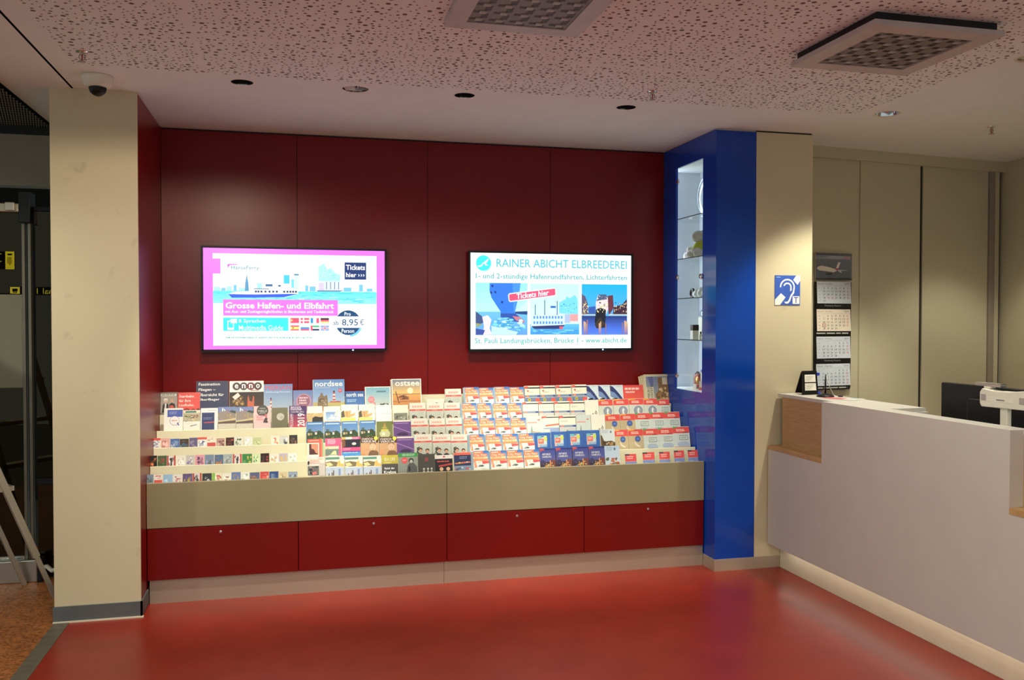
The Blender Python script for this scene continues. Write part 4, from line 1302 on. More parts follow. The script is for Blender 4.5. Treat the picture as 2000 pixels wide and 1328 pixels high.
def d_fliegen(a):
    a.bg((38, 44, 78), (44, 52, 92)).t('Faszination', 0.07, 0.07, 0.74, 0.17, W_, 0.01).t('Fliegen –', 0.07, 0.27, 0.60, 0.40, W_, 0.01).t('Übersicht für', 0.07, 0.44, 0.86, 0.57, W_, 0.01).t('Überflieger', 0.07, 0.63, 0.73, 0.76, W_, 0.01)
def d_enno(a):
    a.bg((66, 46, 36)).rect(0, 0, 1, 0.42, (238, 234, 224))
    for i, ch in enumerate('enno'):
        x = 0.2 + 0.21 * i
        a.n = 3 + i * 0.1
        a.ell(x, 0.20, 0.118, (70, 52, 52) if i != 2 else (110, 20, 40))
    for i, ch in enumerate('enno'):
        x = 0.2 + 0.21 * i
        a.n = 6 + i * 0.1
        a.t(ch, x - 0.055, 0.12, x + 0.055, 0.28, W_, 0.02)
    a.n = 8
    a.rect(0.62, 0.35, 0.86, 0.375, (180, 80, 110)).rect(0, 0.43, 1, 1.0, (40, 30, 28), (74, 50, 36))
    a.blobs(0.02, 0.55, 0.45, 1.05, [(150, 110, 50), (190, 150, 80), (110, 80, 40)], 26, 5, 0.14)
    a.poly([(0.52, 1), (0.53, 0.62), (0.56, 0.55), (0.58, 0.75), (0.66, 0.8), (0.69, 0.55), (0.72, 0.62), (0.72, 1)], (196, 84, 40)).poly([(0.08, 0.6), (0.24, 0.44), (0.32, 0.56), (0.16, 0.72)], (226, 218, 204))
def d_merian(a):
    a.bg((84, 132, 190), (196, 206, 206)).t('MERIAN', 0.05, 0.05, 0.95, 0.24, (216, 50, 66)).t('Schleswig-Holstein', 0.06, 0.28, 0.92, 0.38, (214, 224, 232))
    a.lighthouse(0.24, 0.56, 1.05, 0.035)
def d_pinkround(a):
    a.bg((92, 130, 190), (206, 150, 160)).ell(0.5, 0.55, 0.34, (206, 140, 156)).ell(0.5, 0.55, 0.30, (150, 96, 120)).lines(0.28, 0.35, 0.72, 0.75, 3, (226, 190, 196), 0.6, 8).blobs(0, 0.75, 1, 1.05, [(190, 110, 120), (150, 120, 160)], 10, 2, 0.2)
def d_nordsee(a):
    a.bg((86, 142, 206), (190, 206, 216)).t('nordsee', 0.06, 0.06, 0.94, 0.27, (238, 240, 238), 0.02).rect(0.06, 0.31, 0.54, 0.325, (210, 222, 230))
    a.ell(0.86, 0.44, 0.065, (206, 70, 96)).lines(0.82, 0.41, 0.9, 0.47, 2, (236, 190, 200)).lighthouse(0.66, 0.44, 0.88, 0.045).rect(0, 0.88, 1, 1.3, (190, 176, 110), (150, 140, 80)).poly([(0.5, 0.9), (0.56, 0.84), (0.86, 0.84), (0.88, 0.9)], (176, 96, 70))
    a.poly([(0.13, 1.1), (0.15, 0.7), (0.22, 0.62), (0.24, 0.52), (0.3, 0.52), (0.31, 0.62), (0.36, 0.66), (0.4, 0.6), (0.44, 0.62), (0.46, 0.8), (0.46, 1.1)], (132, 112, 84)).blobs(0.15, 0.62, 0.45, 1.05, [(176, 156, 120), (96, 80, 58), (150, 130, 96)], 14, 3, 0.14)
def d_northsea(a):
    a.bg((44, 96, 170), (70, 140, 196)).t('north sea', 0.06, 0.08, 0.94, 0.30, (238, 242, 240), 0.02).lines(0.08, 0.45, 0.6, 0.62, 2, (170, 200, 226)).rect(0.4, 0.78, 0.94, 0.83, (170, 200, 226))
def d_skyblue(a):
    a.bg((240, 238, 230)).rect(0.03, 0.04, 0.97, 1.4, (120, 186, 206), (226, 214, 196)).rect(0.45, 0.2, 0.82, 0.27, (90, 130, 150)).ell(0.24, 0.62, 0.13, (226, 120, 124)).poly([(0.3, 0.78), (0.38, 0.72), (0.42, 0.9)], (226, 120, 124)).lines(0.15, 0.55, 0.33, 0.7, 2, (240, 180, 180)).blobs(0.55, 0.75, 0.95, 1.05, [(60, 76, 60), (90, 100, 76), (50, 60, 56)], 12, 4, 0.2).rect(0.0, 0.96, 1, 1.05, (130, 150, 110))
def d_ostsee(a):
    a.bg((240, 236, 222)).rect(0.03, 0.03, 0.97, 0.6, (112, 130, 150), (240, 190, 90)).rect(0.03, 0.6, 0.97, 1.5, (226, 160, 70), (170, 90, 40)).ell(0.62, 0.47, 0.10, (255, 236, 190)).rect(0.03, 0.585, 0.97, 0.61, (150, 110, 80)).t('ostsee', 0.12, 0.08, 0.94, 0.28, (242, 236, 222), 0.02)
    a.poly([(0.12, 0.5), (0.14, 0.48), (0.26, 0.95), (0.22, 0.95)], (96, 56, 30)).poly([(0.2, 0.72), (0.34, 0.62), (0.58, 0.72), (0.56, 0.82), (0.3, 0.82)], (130, 76, 40)).blobs(0.2, 0.6, 0.6, 0.85, [(190, 120, 60), (90, 50, 30), (226, 170, 90)], 12, 6, 0.16).rect(0.03, 0.86, 0.97, 0.9, (190, 110, 60))
def d_plain(a):
    a.bg((230, 226, 208)).rect(0.5, 0.2, 0.62, 0.23, (80, 76, 66))
def d_mt(a):
    a.bg((224, 224, 208)).lines(0.16, 0.17, 0.86, 0.32, 1, (230, 168, 150), 0.85, 3).rect(0, 0.40, 1, 0.50, (222, 54, 40)).rect(0.36, 0.43, 0.66, 0.465, (240, 150, 120)).rect(0, 0.5, 1, 1.6, (196, 200, 186), (170, 172, 160)).lines(0.55, 0.56, 0.95, 0.8, 4, (176, 180, 168), 0.3, 5)
    a.blobs(0.0, 0.72, 0.45, 1.3, [(70, 76, 60), (96, 100, 80), (50, 52, 44)], 10, 7, 0.2)
    for x, y in ((0.35, 0.92), (0.74, 0.98)):
        a.ell(x, y, 0.115, (60, 36, 28)).ell(x, y + 0.05, 0.09, (206, 150, 120)).poly([(x - 0.2, 1.5), (x - 0.15, 1.2), (x, 1.12), (x + 0.15, 1.2), (x + 0.2, 1.5)], (40, 40, 52))
def d_pass(a):
    a.bg((84, 140, 206), (196, 214, 216)).rect(0.62, 0.0, 1, 0.14, (52, 116, 190)).poly([(0.0, 0.04), (0.62, 0.02), (0.66, 0.22), (0.0, 0.22)], ORG).poly([(0.0, 0.16), (0.88, 0.17), (0.90, 0.36), (0.0, 0.36)], (238, 112, 60)).lines(0.06, 0.07, 0.52, 0.14, 1, (255, 220, 180), 0.9, 3)
    a.t('City Pass', 0.05, 0.19, 0.84, 0.34, (255, 240, 214), 0.015).rect(0.0, 0.36, 0.92, 0.46, (252, 224, 170)).lines(0.05, 0.385, 0.85, 0.44, 1, ORG, 0.7, 2).poly([(0.0, 0.46), (0.92, 0.46), (0.98, 0.60), (0.0, 0.60)], (242, 136, 72))
    a.rect(0.0, 0.60, 1, 1.6, (226, 230, 222)).poly([(0.0, 0.60), (0.14, 0.60), (0.22, 0.98), (0.06, 0.98)], (236, 110, 60)).lines(0.04, 0.62, 0.15, 0.95, 5, (255, 220, 180), 0.5, 4).rect(0.20, 0.60, 0.58, 0.82, (246, 240, 226)).lines(0.26, 0.65, 0.5, 0.76, 2, (180, 170, 150), 0.4)
    a.poly([(0.54, 0.60), (1.0, 0.62), (1.0, 0.74), (0.58, 0.78)], (222, 62, 62)).blobs(0.2, 0.8, 0.7, 0.94, [(90, 110, 120), (150, 160, 150), (60, 70, 60)], 9, 5, 0.25).poly([(0.12, 1.22), (0.24, 1.22), (0.26, 1.32), (0.1, 1.32)], (40, 50, 90)).lines(0.5, 1.05, 0.95, 1.2, 3, (190, 190, 180), 0.3)
def d_harbour(a):
    a.bg((232, 228, 204)).rect(0, 0.10, 1, 0.19, (44, 48, 66)).poly([(0, 0.04), (0.2, 0.02), (0.28, 0.12), (0.06, 0.18), (0, 0.24)], (226, 72, 50)).ell(0.2, 0.34, 0.06, (206, 90, 60)).lines(0.2, 0.40, 0.62, 0.5, 2, (160, 160, 150), 0.35).rect(0, 0.62, 1, 0.76, (110, 136, 166)).rect(0.1, 0.62, 0.26, 0.76, (236, 120, 80)).rect(0.84, 0.63, 1, 0.75, (36, 66, 150)).rect(0, 0.79, 1, 1.6, (96, 132, 176), (70, 100, 140)).ell(0.28, 0.94, 0.11, (206, 190, 40)).ell(0.28, 0.94, 0.07, (160, 140, 20)).rect(0.45, 0.85, 0.62, 1.0, (130, 120, 150)).rect(0.7, 0.84, 0.98, 1.1, (226, 66, 46))
def d_tower(a):
    a.bg((236, 232, 210)).rect(0, 0.09, 1, 0.16, (60, 58, 56)).poly([(0, 0.04), (0.2, 0.02), (0.28, 0.11), (0.06, 0.17), (0, 0.22)], (226, 72, 50)).lines(0.1, 0.32, 0.55, 0.46, 2, (190, 186, 168), 0.35).rect(0, 0.62, 1, 0.74, (130, 150, 176)).rect(0.1, 0.62, 0.26, 0.74, (238, 130, 100)).rect(0.82, 0.63, 1, 0.73, (44, 70, 150)).rect(0, 0.76, 1, 1.6, (206, 204, 200), (170, 180, 170)).poly([(0.36, 1.3), (0.42, 0.98), (0.45, 0.88), (0.48, 0.98), (0.54, 1.3)], (120, 130, 110))
def d_leaf(a):
    a.bg((206, 220, 224)).poly([(0, 0.04), (0.2, 0.1), (0.6, 0.5), (1, 1.0), (1, 1.3), (0.5, 1.0), (0, 0.75)], (44, 56, 110)).poly([(0, 0.4), (0.3, 0.5), (0.7, 0.9), (0.5, 1), (0, 0.7)], (110, 140, 186)).poly([(0.05, 1.1), (0.1, 0.92), (0.5, 0.86), (0.45, 1.2)], (28, 34, 40)).lines(0.45, 0.08, 0.9, 0.16, 1, (170, 190, 190), 0.5)
def d_redwild(a):
    a.bg((226, 44, 28), (244, 84, 46)).lines(0.10, 0.15, 0.86, 0.30, 1, (255, 210, 196), 0.75, 3).lines(0.13, 0.35, 0.6, 0.47, 1, (255, 210, 196), 0.7, 4)
def d_newspaper(a):
    a.bg((214, 202, 160)).rect(0.08, 0.10, 1, 2, (120, 130, 160), (190, 190, 160)).poly([(0.15, 0.1), (0.36, 0.1), (0.36, 0.5), (0.26, 0.55)], (96, 102, 150)).poly([(0.55, 0.15), (1, 0.14), (1, 1.3), (0.5, 1.3), (0.42, 0.9), (0.56, 0.7)], (140, 104, 60)).rect(0.72, 0.14, 0.92, 0.45, (220, 210, 180)).blobs(0.45, 0.5, 1, 1.2, [(176, 120, 60), (110, 80, 40), (200, 160, 90), (220, 190, 130)], 26, 9, 0.16).rect(0, 0.55, 0.36, 2, (216, 206, 168))
    a.t('HAMBURG', 0.10, 0.56, 0.20, 1.25, (70, 70, 76), 0, 90).t('HAFEN', 0.22, 0.52, 0.32, 1.05, (90, 88, 84), 0, 90)
def d_circle(a):
    a.bg((236, 234, 226)).rect(0.18, 0.1, 0.98, 0.52, (58, 82, 170)).lines(0.28, 0.22, 0.7, 0.4, 2, (150, 170, 220), 0.4).ell(0.56, 0.74, 0.26, (110, 120, 180)).ell(0.56, 0.74, 0.24, (238, 230, 226)).lines(0.4, 0.70, 0.72, 0.78, 1, (214, 130, 130), 0.7).poly([(0.68, 0.88), (0.74, 0.85), (0.82, 1.02), (0.76, 1.03)], (60, 90, 170))
def d_band(a):
    a.bg((222, 214, 190)).rect(0.0, 0.0, 1, 0.08, (230, 226, 206)).rect(0.12, 0.04, 0.76, 0.15, (60, 128, 110)).rect(0, 0.18, 1, 0.66, (176, 170, 140)).blobs(0, 0.25, 1, 0.66, [(170, 70, 60), (210, 170, 70), (80, 110, 70), (220, 210, 190), (70, 70, 80)], 30, 3, 0.12).rect(0, 0.66, 1, 1.6, (232, 228, 214)).poly([(0.4, 0.92), (0.8, 0.84), (0.8, 0.88), (0.42, 0.96)], (70, 90, 130))
def d_navycard(a):
    a.bg((228, 230, 228)).rect(0.4, 0.13, 0.9, 0.15, (150, 160, 180)).rect(0.06, 0.27, 0.8, 1.5, (38, 52, 104)).lines(0.15, 0.56, 0.7, 0.72, 2, (120, 140, 190), 0.35).poly([(0.2, 0.84), (0.8, 0.80), (0.8, 0.87), (0.2, 0.9)], (190, 60, 60)).lines(0.14, 0.31, 0.7, 0.35, 1, (90, 110, 160), 0.5)
def d_hmag(a):
    a.bg((104, 128, 186), (190, 176, 150)).t('h', 0.22, 0.06, 0.40, 0.28, W_, 0.02).poly([(0, 0.34), (0.35, 0.24), (0.55, 0.30), (1, 0.38), (1, 0.75), (0, 0.75)], (150, 136, 124)).poly([(0.62, 0.3), (0.75, 0.2), (1, 0.26), (1, 0.42)], (60, 80, 74)).blobs(0.45, 0.42, 0.98, 0.7, [(220, 186, 90), (200, 160, 70)], 8, 4, 0.15).poly([(0, 0.82), (1, 0.68), (1, 0.80), (0, 0.9)], (206, 186, 140)).poly([(0, 0.9), (1, 0.8), (1, 1), (0, 1)], (96, 76, 66)).rect(0, 1, 1, 1.6, (206, 196, 176)).rect(0.48, 0.20, 0.64, 0.24, (190, 60, 66))
def d_meile(a):
    a.bg((236, 190, 188)).ell(0.52, 0.28, 0.34, (60, 62, 58)).ell(0.52, 0.28, 0.31, (76, 78, 72)).lines(0.34, 0.12, 0.7, 0.19, 1, (200, 200, 186), 0.5).t('MEILE', 0.26, 0.24, 0.78, 0.36, (226, 226, 214)).lines(0.32, 0.40, 0.72, 0.46, 1, (200, 200, 186), 0.6).lines(0.16, 0.55, 0.6, 0.9, 3, (220, 120, 126), 0.5, 4).poly([(0.64, 0.5), (0.78, 0.48), (0.78, 0.68), (0.66, 0.66)], (206, 90, 96)).poly([(0.55, 1.0), (0.62, 0.78), (0.72, 0.68), (0.82, 0.74), (0.78, 0.86), (0.84, 0.95), (0.82, 1.02)], (70, 62, 62))
def d_stone(a):
    a.bg((120, 116, 86), (104, 100, 76))
    for i in range(9): a.n -= 0.9; a.rect(0.04 + i * 0.1, 0.02, 0.05 + i * 0.1, 1.6, (104, 100, 74))
    a.ell(0.55, 0.55, 0.24, (196, 194, 178), 0.22).ell(0.62, 0.60, 0.10, (176, 174, 156))
def d_prog(a):
    a.bg((70, 40, 100)).rect(0, 0.52, 1, 1.6, (120, 40, 90), (206, 40, 50)).lines(0.08, 0.05, 0.85, 0.3, 3, (220, 206, 226), 0.6, 2).t('HAMBURG', 0.10, 0.32, 0.85, 0.42, (230, 220, 232))
    a.t('2019', 0.48, 0.46, 0.90, 1.25, W_, 0.02, 90).t('PROGRAMM', 0.06, 0.48, 0.24, 1.3, (232, 220, 232), 0.0, 90)
def d_arch(a):
    a.bg((236, 232, 216)).rect(0, 0.42, 1, 1.6, (196, 164, 110)).poly([(0.28, 1.2), (0.32, 0.72), (0.5, 0.62), (0.85, 0.68), (1, 0.64), (1, 1.2)], (50, 48, 40)).poly([(0.3, 0.64), (0.42, 0.44), (0.62, 0.44), (0.74, 0.58), (0.6, 0.52), (0.44, 0.56)], (220, 180, 120)).rect(0.96, 0.0, 1.0, 0.4, (220, 60, 60)).lines(0.08, 0.12, 0.6, 0.16, 1, (206, 200, 180), 0.5)
def d_cloud(a):
    a.bg((236, 232, 216)).rect(0.12, 0.34, 0.78, 0.88, (110, 146, 200), (170, 196, 216)).blobs(0.25, 0.5, 0.78, 0.88, [(230, 232, 226), (206, 214, 216)], 10, 3, 0.25).poly([(0.6, 0.6), (0.75, 0.25), (0.9, 0.2), (0.82, 0.6)], (206, 206, 196)).rect(0.05, 0.9, 0.95, 1.0, (170, 150, 120)).lines(0.1, 0.1, 0.6, 0.14, 1, (200, 196, 180), 0.5)
def d_hands(a):
    a.bg((238, 234, 214)).lines(0.5, 0.12, 0.92, 0.24, 2, (170, 166, 150), 0.25).poly([(0, 0.46), (0.12, 0.36), (0.2, 0.4), (0.3, 0.75), (0.0, 0.8)], (90, 84, 70)).poly([(0.15, 0.4), (0.6, 0.38), (0.55, 0.6), (0.85, 0.52), (0.8, 0.68), (0.5, 0.8), (0.22, 0.78)], (222, 160, 96)).poly([(0.3, 0.45), (0.36, 0.45), (0.38, 0.75), (0.33, 0.75)], (190, 120, 70)).rect(0.0, 0.80, 0.85, 1.4, (226, 206, 90)).blobs(0.3, 0.82, 0.8, 0.98, [(236, 190, 60), (240, 226, 150)], 8, 3, 0.2)
def d_lilac(a):
    a.bg((238, 236, 230)).rect(0, 0.5, 1, 1.6, (206, 210, 222), (226, 226, 226)).rect(0, 0.62, 1, 0.72, (220, 222, 228))
def d_greypic(a):
    a.bg((232, 228, 206)).rect(0.05, 0.5, 0.95, 1.2, (130, 132, 116)).blobs(0.05, 0.5, 0.95, 1.1, [(150, 152, 136), (96, 98, 84), (176, 176, 160)], 16, 3, 0.15)
def d_sketch(a):
    a.bg((236, 232, 214)).blobs(0.15, 0.78, 0.95, 1.15, [(150, 150, 140), (190, 188, 176), (206, 204, 190)], 14, 5, 0.16).arc(0.8, 0.85, 0.05, 0.08, 0, 360, (90, 90, 100)).rect(0.76, 0.7, 0.80, 0.8, (90, 90, 100))
def head(a, tab, tc):
    a.rect(0, 0.02, 1, 0.42, (228, 52, 34)).poly([(0, 0.0), (tab, 0.0), (tab, 0.08), (0.06, 0.10), (0, 0.16)], tc).lines(0.2, 0.16, 0.72, 0.34, 2, (250, 214, 190), 0.6, 3)
def d_wheel(a):
    a.bg((206, 212, 198)); head(a, 0.45, (240, 160, 50)); a.ell(0.62, 0.80, 0.30, (120, 126, 150)).ell(0.62, 0.80, 0.25, (150, 156, 170)).poly([(0.55, 0.72), (0.62, 0.6), (0.72, 0.7), (0.66, 0.85), (0.7, 1.0), (0.55, 1.0)], (226, 228, 220))
def d_frame(a):
    a.bg((206, 216, 206)); head(a, 0.24, (90, 170, 70)); a.rect(0.36, 0.56, 0.88, 0.58, (90, 100, 96)).rect(0.36, 0.56, 0.38, 0.86, (90, 100, 96)).rect(0.86, 0.56, 0.88, 0.84, (90, 100, 96)).rect(0.38, 0.83, 0.88, 0.85, (90, 100, 96)).lines(0.44, 0.64, 0.8, 0.78, 3, (150, 160, 156), 0.25).poly([(0.2, 1.1), (0.35, 0.98), (0.8, 0.96), (0.95, 1.1), (0.9, 1.25), (0.3, 1.25)], (170, 186, 206)).rect(0, 1.30, 1, 1.36, (206, 60, 70)).lines(0.6, 0.36, 0.9, 0.40, 1, (120, 60, 60), 0.8)
def d_sand(a):
    a.bg((196, 176, 134)); head(a, 0.4, (240, 160, 50)); a.ell(0.62, 0.62, 0.19, (60, 96, 170)).poly([(0.5, 0.66), (0.62, 0.55), (0.74, 0.66)], (96, 136, 200)).poly([(0.38, 0.95), (0.5, 0.88), (0.6, 0.98), (0.8, 1.1), (0.7, 1.16), (0.5, 1.06)], (230, 220, 196)).ell(0.44, 0.86, 0.07, (226, 200, 170)).rect(0, 1.32, 1, 1.37, (206, 60, 60))
def d_park(a):
    a.bg((56, 116, 182), (150, 180, 190)).rect(0.08, 0.08, 0.92, 0.14, (190, 214, 230)).blobs(0.0, 0.42, 0.45, 0.75, [(50, 72, 60), (70, 92, 70)], 9, 3, 0.3).poly([(0.0, 0.7), (0.3, 0.62), (0.6, 0.6), (0.72, 0.52), (0.85, 0.56), (1, 0.72), (1, 1.6), (0, 1.6)], (52, 70, 44)).rect(0.08, 0.66, 0.2, 0.8, (190, 170, 130)).rect(0.24, 0.66, 0.34, 0.78, (170, 140, 90)).rect(0.5, 0.62, 0.62, 0.76, (206, 206, 196)).poly([(0.46, 0.62), (0.56, 0.54), (0.66, 0.62)], (120, 60, 50)).blobs(0.1, 0.8, 1, 1.1, [(76, 110, 50), (96, 130, 60), (50, 76, 40)], 18, 5, 0.16)
def d_teapot(a):
    a.bg((110, 120, 52), (130, 134, 84)).poly([(0.28, 1.0), (0.15, 0.72), (0.3, 0.55), (0.72, 0.55), (0.86, 0.72), (0.74, 1.0)], (190, 190, 140)).ell(0.5, 0.52, 0.24, (206, 190, 60), 0.06).ell(0.5, 0.38, 0.16, (190, 170, 60), 0.05).ell(0.5, 0.24, 0.10, (200, 96, 56), 0.04).ell(0.5, 0.14, 0.05, (206, 110, 60), 0.04).rect(0.44, 0.2, 0.56, 0.5, (170, 150, 60)).ell(0.42, 0.76, 0.1, (222, 222, 190))
def d_car(a):
    a.bg((226, 214, 206)).rect(0, 0.1, 1, 1.6, (104, 62, 136), (96, 60, 126)).rect(0.06, 0.18, 0.88, 0.21, (180, 150, 200)).poly([(0, 0.36), (1, 0.76), (1, 0.80), (0, 0.40)], (170, 130, 190)).poly([(0.15, 0.86), (0.4, 0.74), (0.7, 0.76), (0.9, 0.88), (0.7, 0.94), (0.25, 0.94)], (60, 36, 80))
def d_spire(a):
    a.bg((206, 216, 206)).rect(0.02, 0.4, 0.66, 0.47, (232, 150, 130)).rect(0.72, 0.24, 0.88, 0.3, (226, 90, 60)).poly([(0.22, 1.2), (0.26, 0.85), (0.3, 0.62), (0.34, 0.85), (0.38, 1.2)], (140, 150, 140)).blobs(0, 0.9, 1, 1.2, [(196, 160, 130), (170, 176, 150), (206, 190, 150)], 10, 3, 0.2)
def d_redwhite(a):
    a.bg((238, 234, 212)).rect(0.0, 0.07, 1, 0.13, (60, 50, 50)).poly([(0, 0.04), (0.25, 0.02), (0.3, 0.1), (0.06, 0.15), (0, 0.2)], (226, 72, 50)).poly([(0.2, 0.58), (1, 0.5), (1, 0.6), (0.2, 0.68)], (232, 110, 70)).rect(0.08, 0.76, 1, 1.6, (150, 170, 206)).rect(0.1, 0.84, 0.45, 1.1, (230, 222, 206))
def d_photored(a):
    a.bg((238, 226, 214)).rect(0, 0, 0.84, 1.6, (222, 70, 48)).rect(0.84, 0, 0.94, 1.6, (240, 110, 80)).rect(0.94, 0, 1, 1.6, (130, 196, 140)).rect(0.1, 0.07, 0.7, 0.11, (250, 190, 170)).rect(0.0, 0.22, 0.72, 1.0, (238, 226, 206)).rect(0.1, 0.28, 0.66, 0.9, (214, 130, 96)).poly([(0.1, 0.28), (0.22, 0.28), (0.24, 0.55), (0.4, 0.6), (0.5, 0.8), (0.66, 0.86), (0.66, 0.9), (0.1, 0.9)], (84, 40, 40)).ell(0.3, 0.5, 0.06, (206, 150, 120)).poly([(0, 0.92), (0.7, 1.0), (0.7, 1.2), (0, 1.1)], (206, 214, 230))
def d_pinkphoto(a):
    a.bg((226, 66, 120)).lines(0.14, 0.06, 0.75, 0.36, 4, (250, 200, 214), 0.5, 2).rect(0.0, 0.46, 0.84, 0.66, (226, 206, 160)).rect(0.0, 0.62, 0.84, 1.0, (110, 130, 120)).poly([(0.3, 0.95), (0.5, 0.74), (0.66, 0.72), (0.7, 0.95)], (206, 206, 150)).ell(0.14, 0.58, 0.05, (226, 170, 80)).rect(0.2, 0.98, 0.75, 1.1, (230, 214, 200))
def d_blackpink(a):
    a.bg((200, 60, 120)).rect(0, 0, 0.2, 0.14, (240, 170, 60)).rect(0.2, 0.0, 0.55, 0.14, (220, 206, 196)).rect(0.55, 0, 0.9, 0.14, (220, 120, 160)).rect(0, 0.14, 1, 0.6, (36, 34, 50)).poly([(0, 0.14), (0.18, 0.2), (0.2, 0.5), (0.05, 0.62), (0, 0.62)], (130, 76, 50)).ell(0.66, 0.4, 0.12, (206, 206, 200), 0.08).rect(0, 0.62, 1, 0.82, (206, 54, 116)).lines(0.08, 0.66, 0.5, 0.78, 2, (240, 170, 196), 0.4).rect(0, 0.82, 1, 0.88, (90, 60, 150)).rect(0, 0.88, 1, 1.6, (44, 140, 206)).lines(0.08, 0.9, 0.9, 0.98, 1, (190, 220, 236), 0.4)
def d_choco(a):
    a.bg((206, 160, 110), (190, 140, 96)).rect(0, 0, 1, 0.36, (90, 52, 30)).t('CHOCO', 0.06, 0.07, 0.70, 0.19, W_, 0.012).t('VERSUM', 0.06, 0.22, 0.86, 0.34, W_, 0.004).ell(0.87, 0.1, 0.11, (236, 226, 60)).ell(0.68, 0.60, 0.19, (226, 180, 140), 0.20).arc(0.68, 0.52, 0.14, 0.2, 20, 160, (150, 110, 80)).rect(0.58, 0.57, 0.64, 0.59, (110, 70, 50)).rect(0.71, 0.57, 0.77, 0.59, (110, 70, 50)).arc(0.68, 0.68, 0.06, 0.075, 200, 340, (150, 80, 60)).poly([(0.4, 1.1), (0.5, 0.86), (0.66, 0.8), (0.9, 0.84), (1, 0.95), (1, 1.1)], (120, 86, 60)).ell(0.1, 0.9, 0.14, (220, 140, 90))
def d_bluesq(a):
    a.bg((28, 96, 176), (22, 84, 168)).lines(0.3, 0.04, 0.7, 0.08, 1, (70, 130, 200), 0.7).rect(0.18, 0.2, 0.76, 0.9, (196, 210, 206)).rect(0.2, 0.2, 0.44, 0.36, (110, 190, 190)).rect(0.42, 0.22, 0.58, 0.28, (60, 80, 120)).ell(0.68, 0.38, 0.10, (206, 214, 60), 0.14).rect(0.22, 0.38, 0.56, 0.68, (232, 88, 56)).lines(0.27, 0.45, 0.5, 0.6, 2, (250, 210, 190), 0.6).rect(0.18, 0.72, 0.30, 0.9, (236, 170, 150)).rect(0.30, 0.74, 0.76, 0.9, (120, 160, 196)).lines(0.32, 0.76, 0.74, 0.86, 2, (170, 196, 214), 0.5)
def d_gorge(a):
    a.bg((206, 216, 216)).lines(0.1, 0.06, 0.58, 0.28, 3, (150, 166, 176), 0.4).poly([(0.66, 0.18), (0.74, 0.08), (0.8, 0.18), (0.74, 0.28)], (90, 120, 130)).poly([(0, 0.35), (0.08, 0.4), (0.2, 0.7), (0.4, 1.0), (0.55, 0.8), (0.7, 0.72), (1, 0.85), (1, 1.6), (0, 1.6)], (100, 76, 46)).blobs(0.0, 0.6, 1, 1.2, [(150, 110, 60), (70, 56, 36), (190, 150, 90)], 16, 3, 0.16)
def d_crowd(a):
    a.bg((232, 222, 208)).blobs(0.1, 0.0, 0.98, 0.12, [(226, 90, 80), (240, 226, 214)], 8, 4, 0.4).lines(0.14, 0.14, 0.8, 0.36, 3, (230, 120, 104), 0.35, 6).blobs(0.0, 0.15, 0.14, 0.4, [(50, 44, 40), (90, 80, 70)], 4, 2, 0.5).rect(0.02, 0.42, 0.66, 0.86, (110, 110, 104)).blobs(0.02, 0.42, 0.66, 0.86, [(60, 60, 60), (160, 160, 150), (206, 110, 100), (90, 100, 96), (40, 40, 44)], 16, 8, 0.2).poly([(0.26, 0.72), (0.5, 0.66), (0.56, 0.8), (0.3, 0.86)], (206, 110, 104)).rect(0.68, 0.3, 1, 0.9, (206, 196, 186)).rect(0.02, 0.92, 0.6, 1.2, (70, 130, 120))
def d_beach(a):
    a.bg((236, 230, 214)).rect(0.0, 0.06, 0.76, 0.17, (96, 150, 130)).poly([(0, 0.3), (0.3, 0.24), (0.66, 0.30), (0.6, 0.5), (0.2, 0.5), (0, 0.46)], (130, 116, 76)).poly([(0, 0.34), (0.25, 0.3), (0.42, 0.44), (0.1, 0.5)], (232, 216, 150)).poly([(0.62, 0.5), (0.66, 0.28), (0.78, 0.2), (0.82, 0.36), (1, 0.4), (1, 0.52)], (238, 186, 84)).rect(0, 0.54, 1, 1.6, (176, 196, 220), (226, 206, 190))
    for x, h in ((0.15, 0.16), (0.32, 0.2), (0.4, 0.3)): a.rect(x, 0.98 - h, x + 0.06, 1.0, (110, 90, 90))
    a.rect(0.70, 0.62, 0.82, 1.0, (130, 150, 190)).poly([(0.05, 1.0), (0.5, 0.94), (0.9, 1.0), (0.9, 1.1), (0.05, 1.1)], (206, 150, 110))
def d_krebse(a):
    a.bg((206, 190, 30), (50, 46, 70)).rect(0, 0.42, 1, 1.6, (84, 80, 76), (46, 46, 60)).t('SEA LIFE', 0.14, 0.12, 0.82, 0.28, (238, 232, 190), 0.01).rect(0.14, 0.34, 0.6, 0.37, (236, 226, 130)).t('Reich der', 0.16, 0.58, 0.78, 0.68, W_, 0.02).t('Krebse', 0.12, 0.74, 0.86, 0.88, W_, 0.02).blobs(0.05, 0.9, 0.95, 1.06, [(160, 130, 50), (90, 90, 60)], 6, 3, 0.25)
def d_greenkids(a):
    a.bg((150, 156, 142), (120, 126, 116)).rect(0, 0, 1, 0.2, (50, 150, 66)).lines(0.2, 0.06, 0.9, 0.17, 2, (206, 230, 200), 0.45).ell(0.32, 0.36, 0.16, (220, 60, 56)).lines(0.22, 0.33, 0.42, 0.4, 2, (250, 190, 180), 0.5).ell(0.66, 0.38, 0.13, (60, 60, 58)).poly([(0.4, 1.0), (0.48, 0.6), (0.6, 0.48), (0.8, 0.5), (0.96, 0.7), (0.96, 1.0)], (84, 86, 82)).ell(0.66, 0.42, 0.08, (190, 186, 176)).poly([(0.5, 0.7), (0.6, 0.62), (0.62, 0.86), (0.52, 0.9)], (40, 40, 40)).rect(0, 1.02, 1, 1.6, (70, 120, 80))
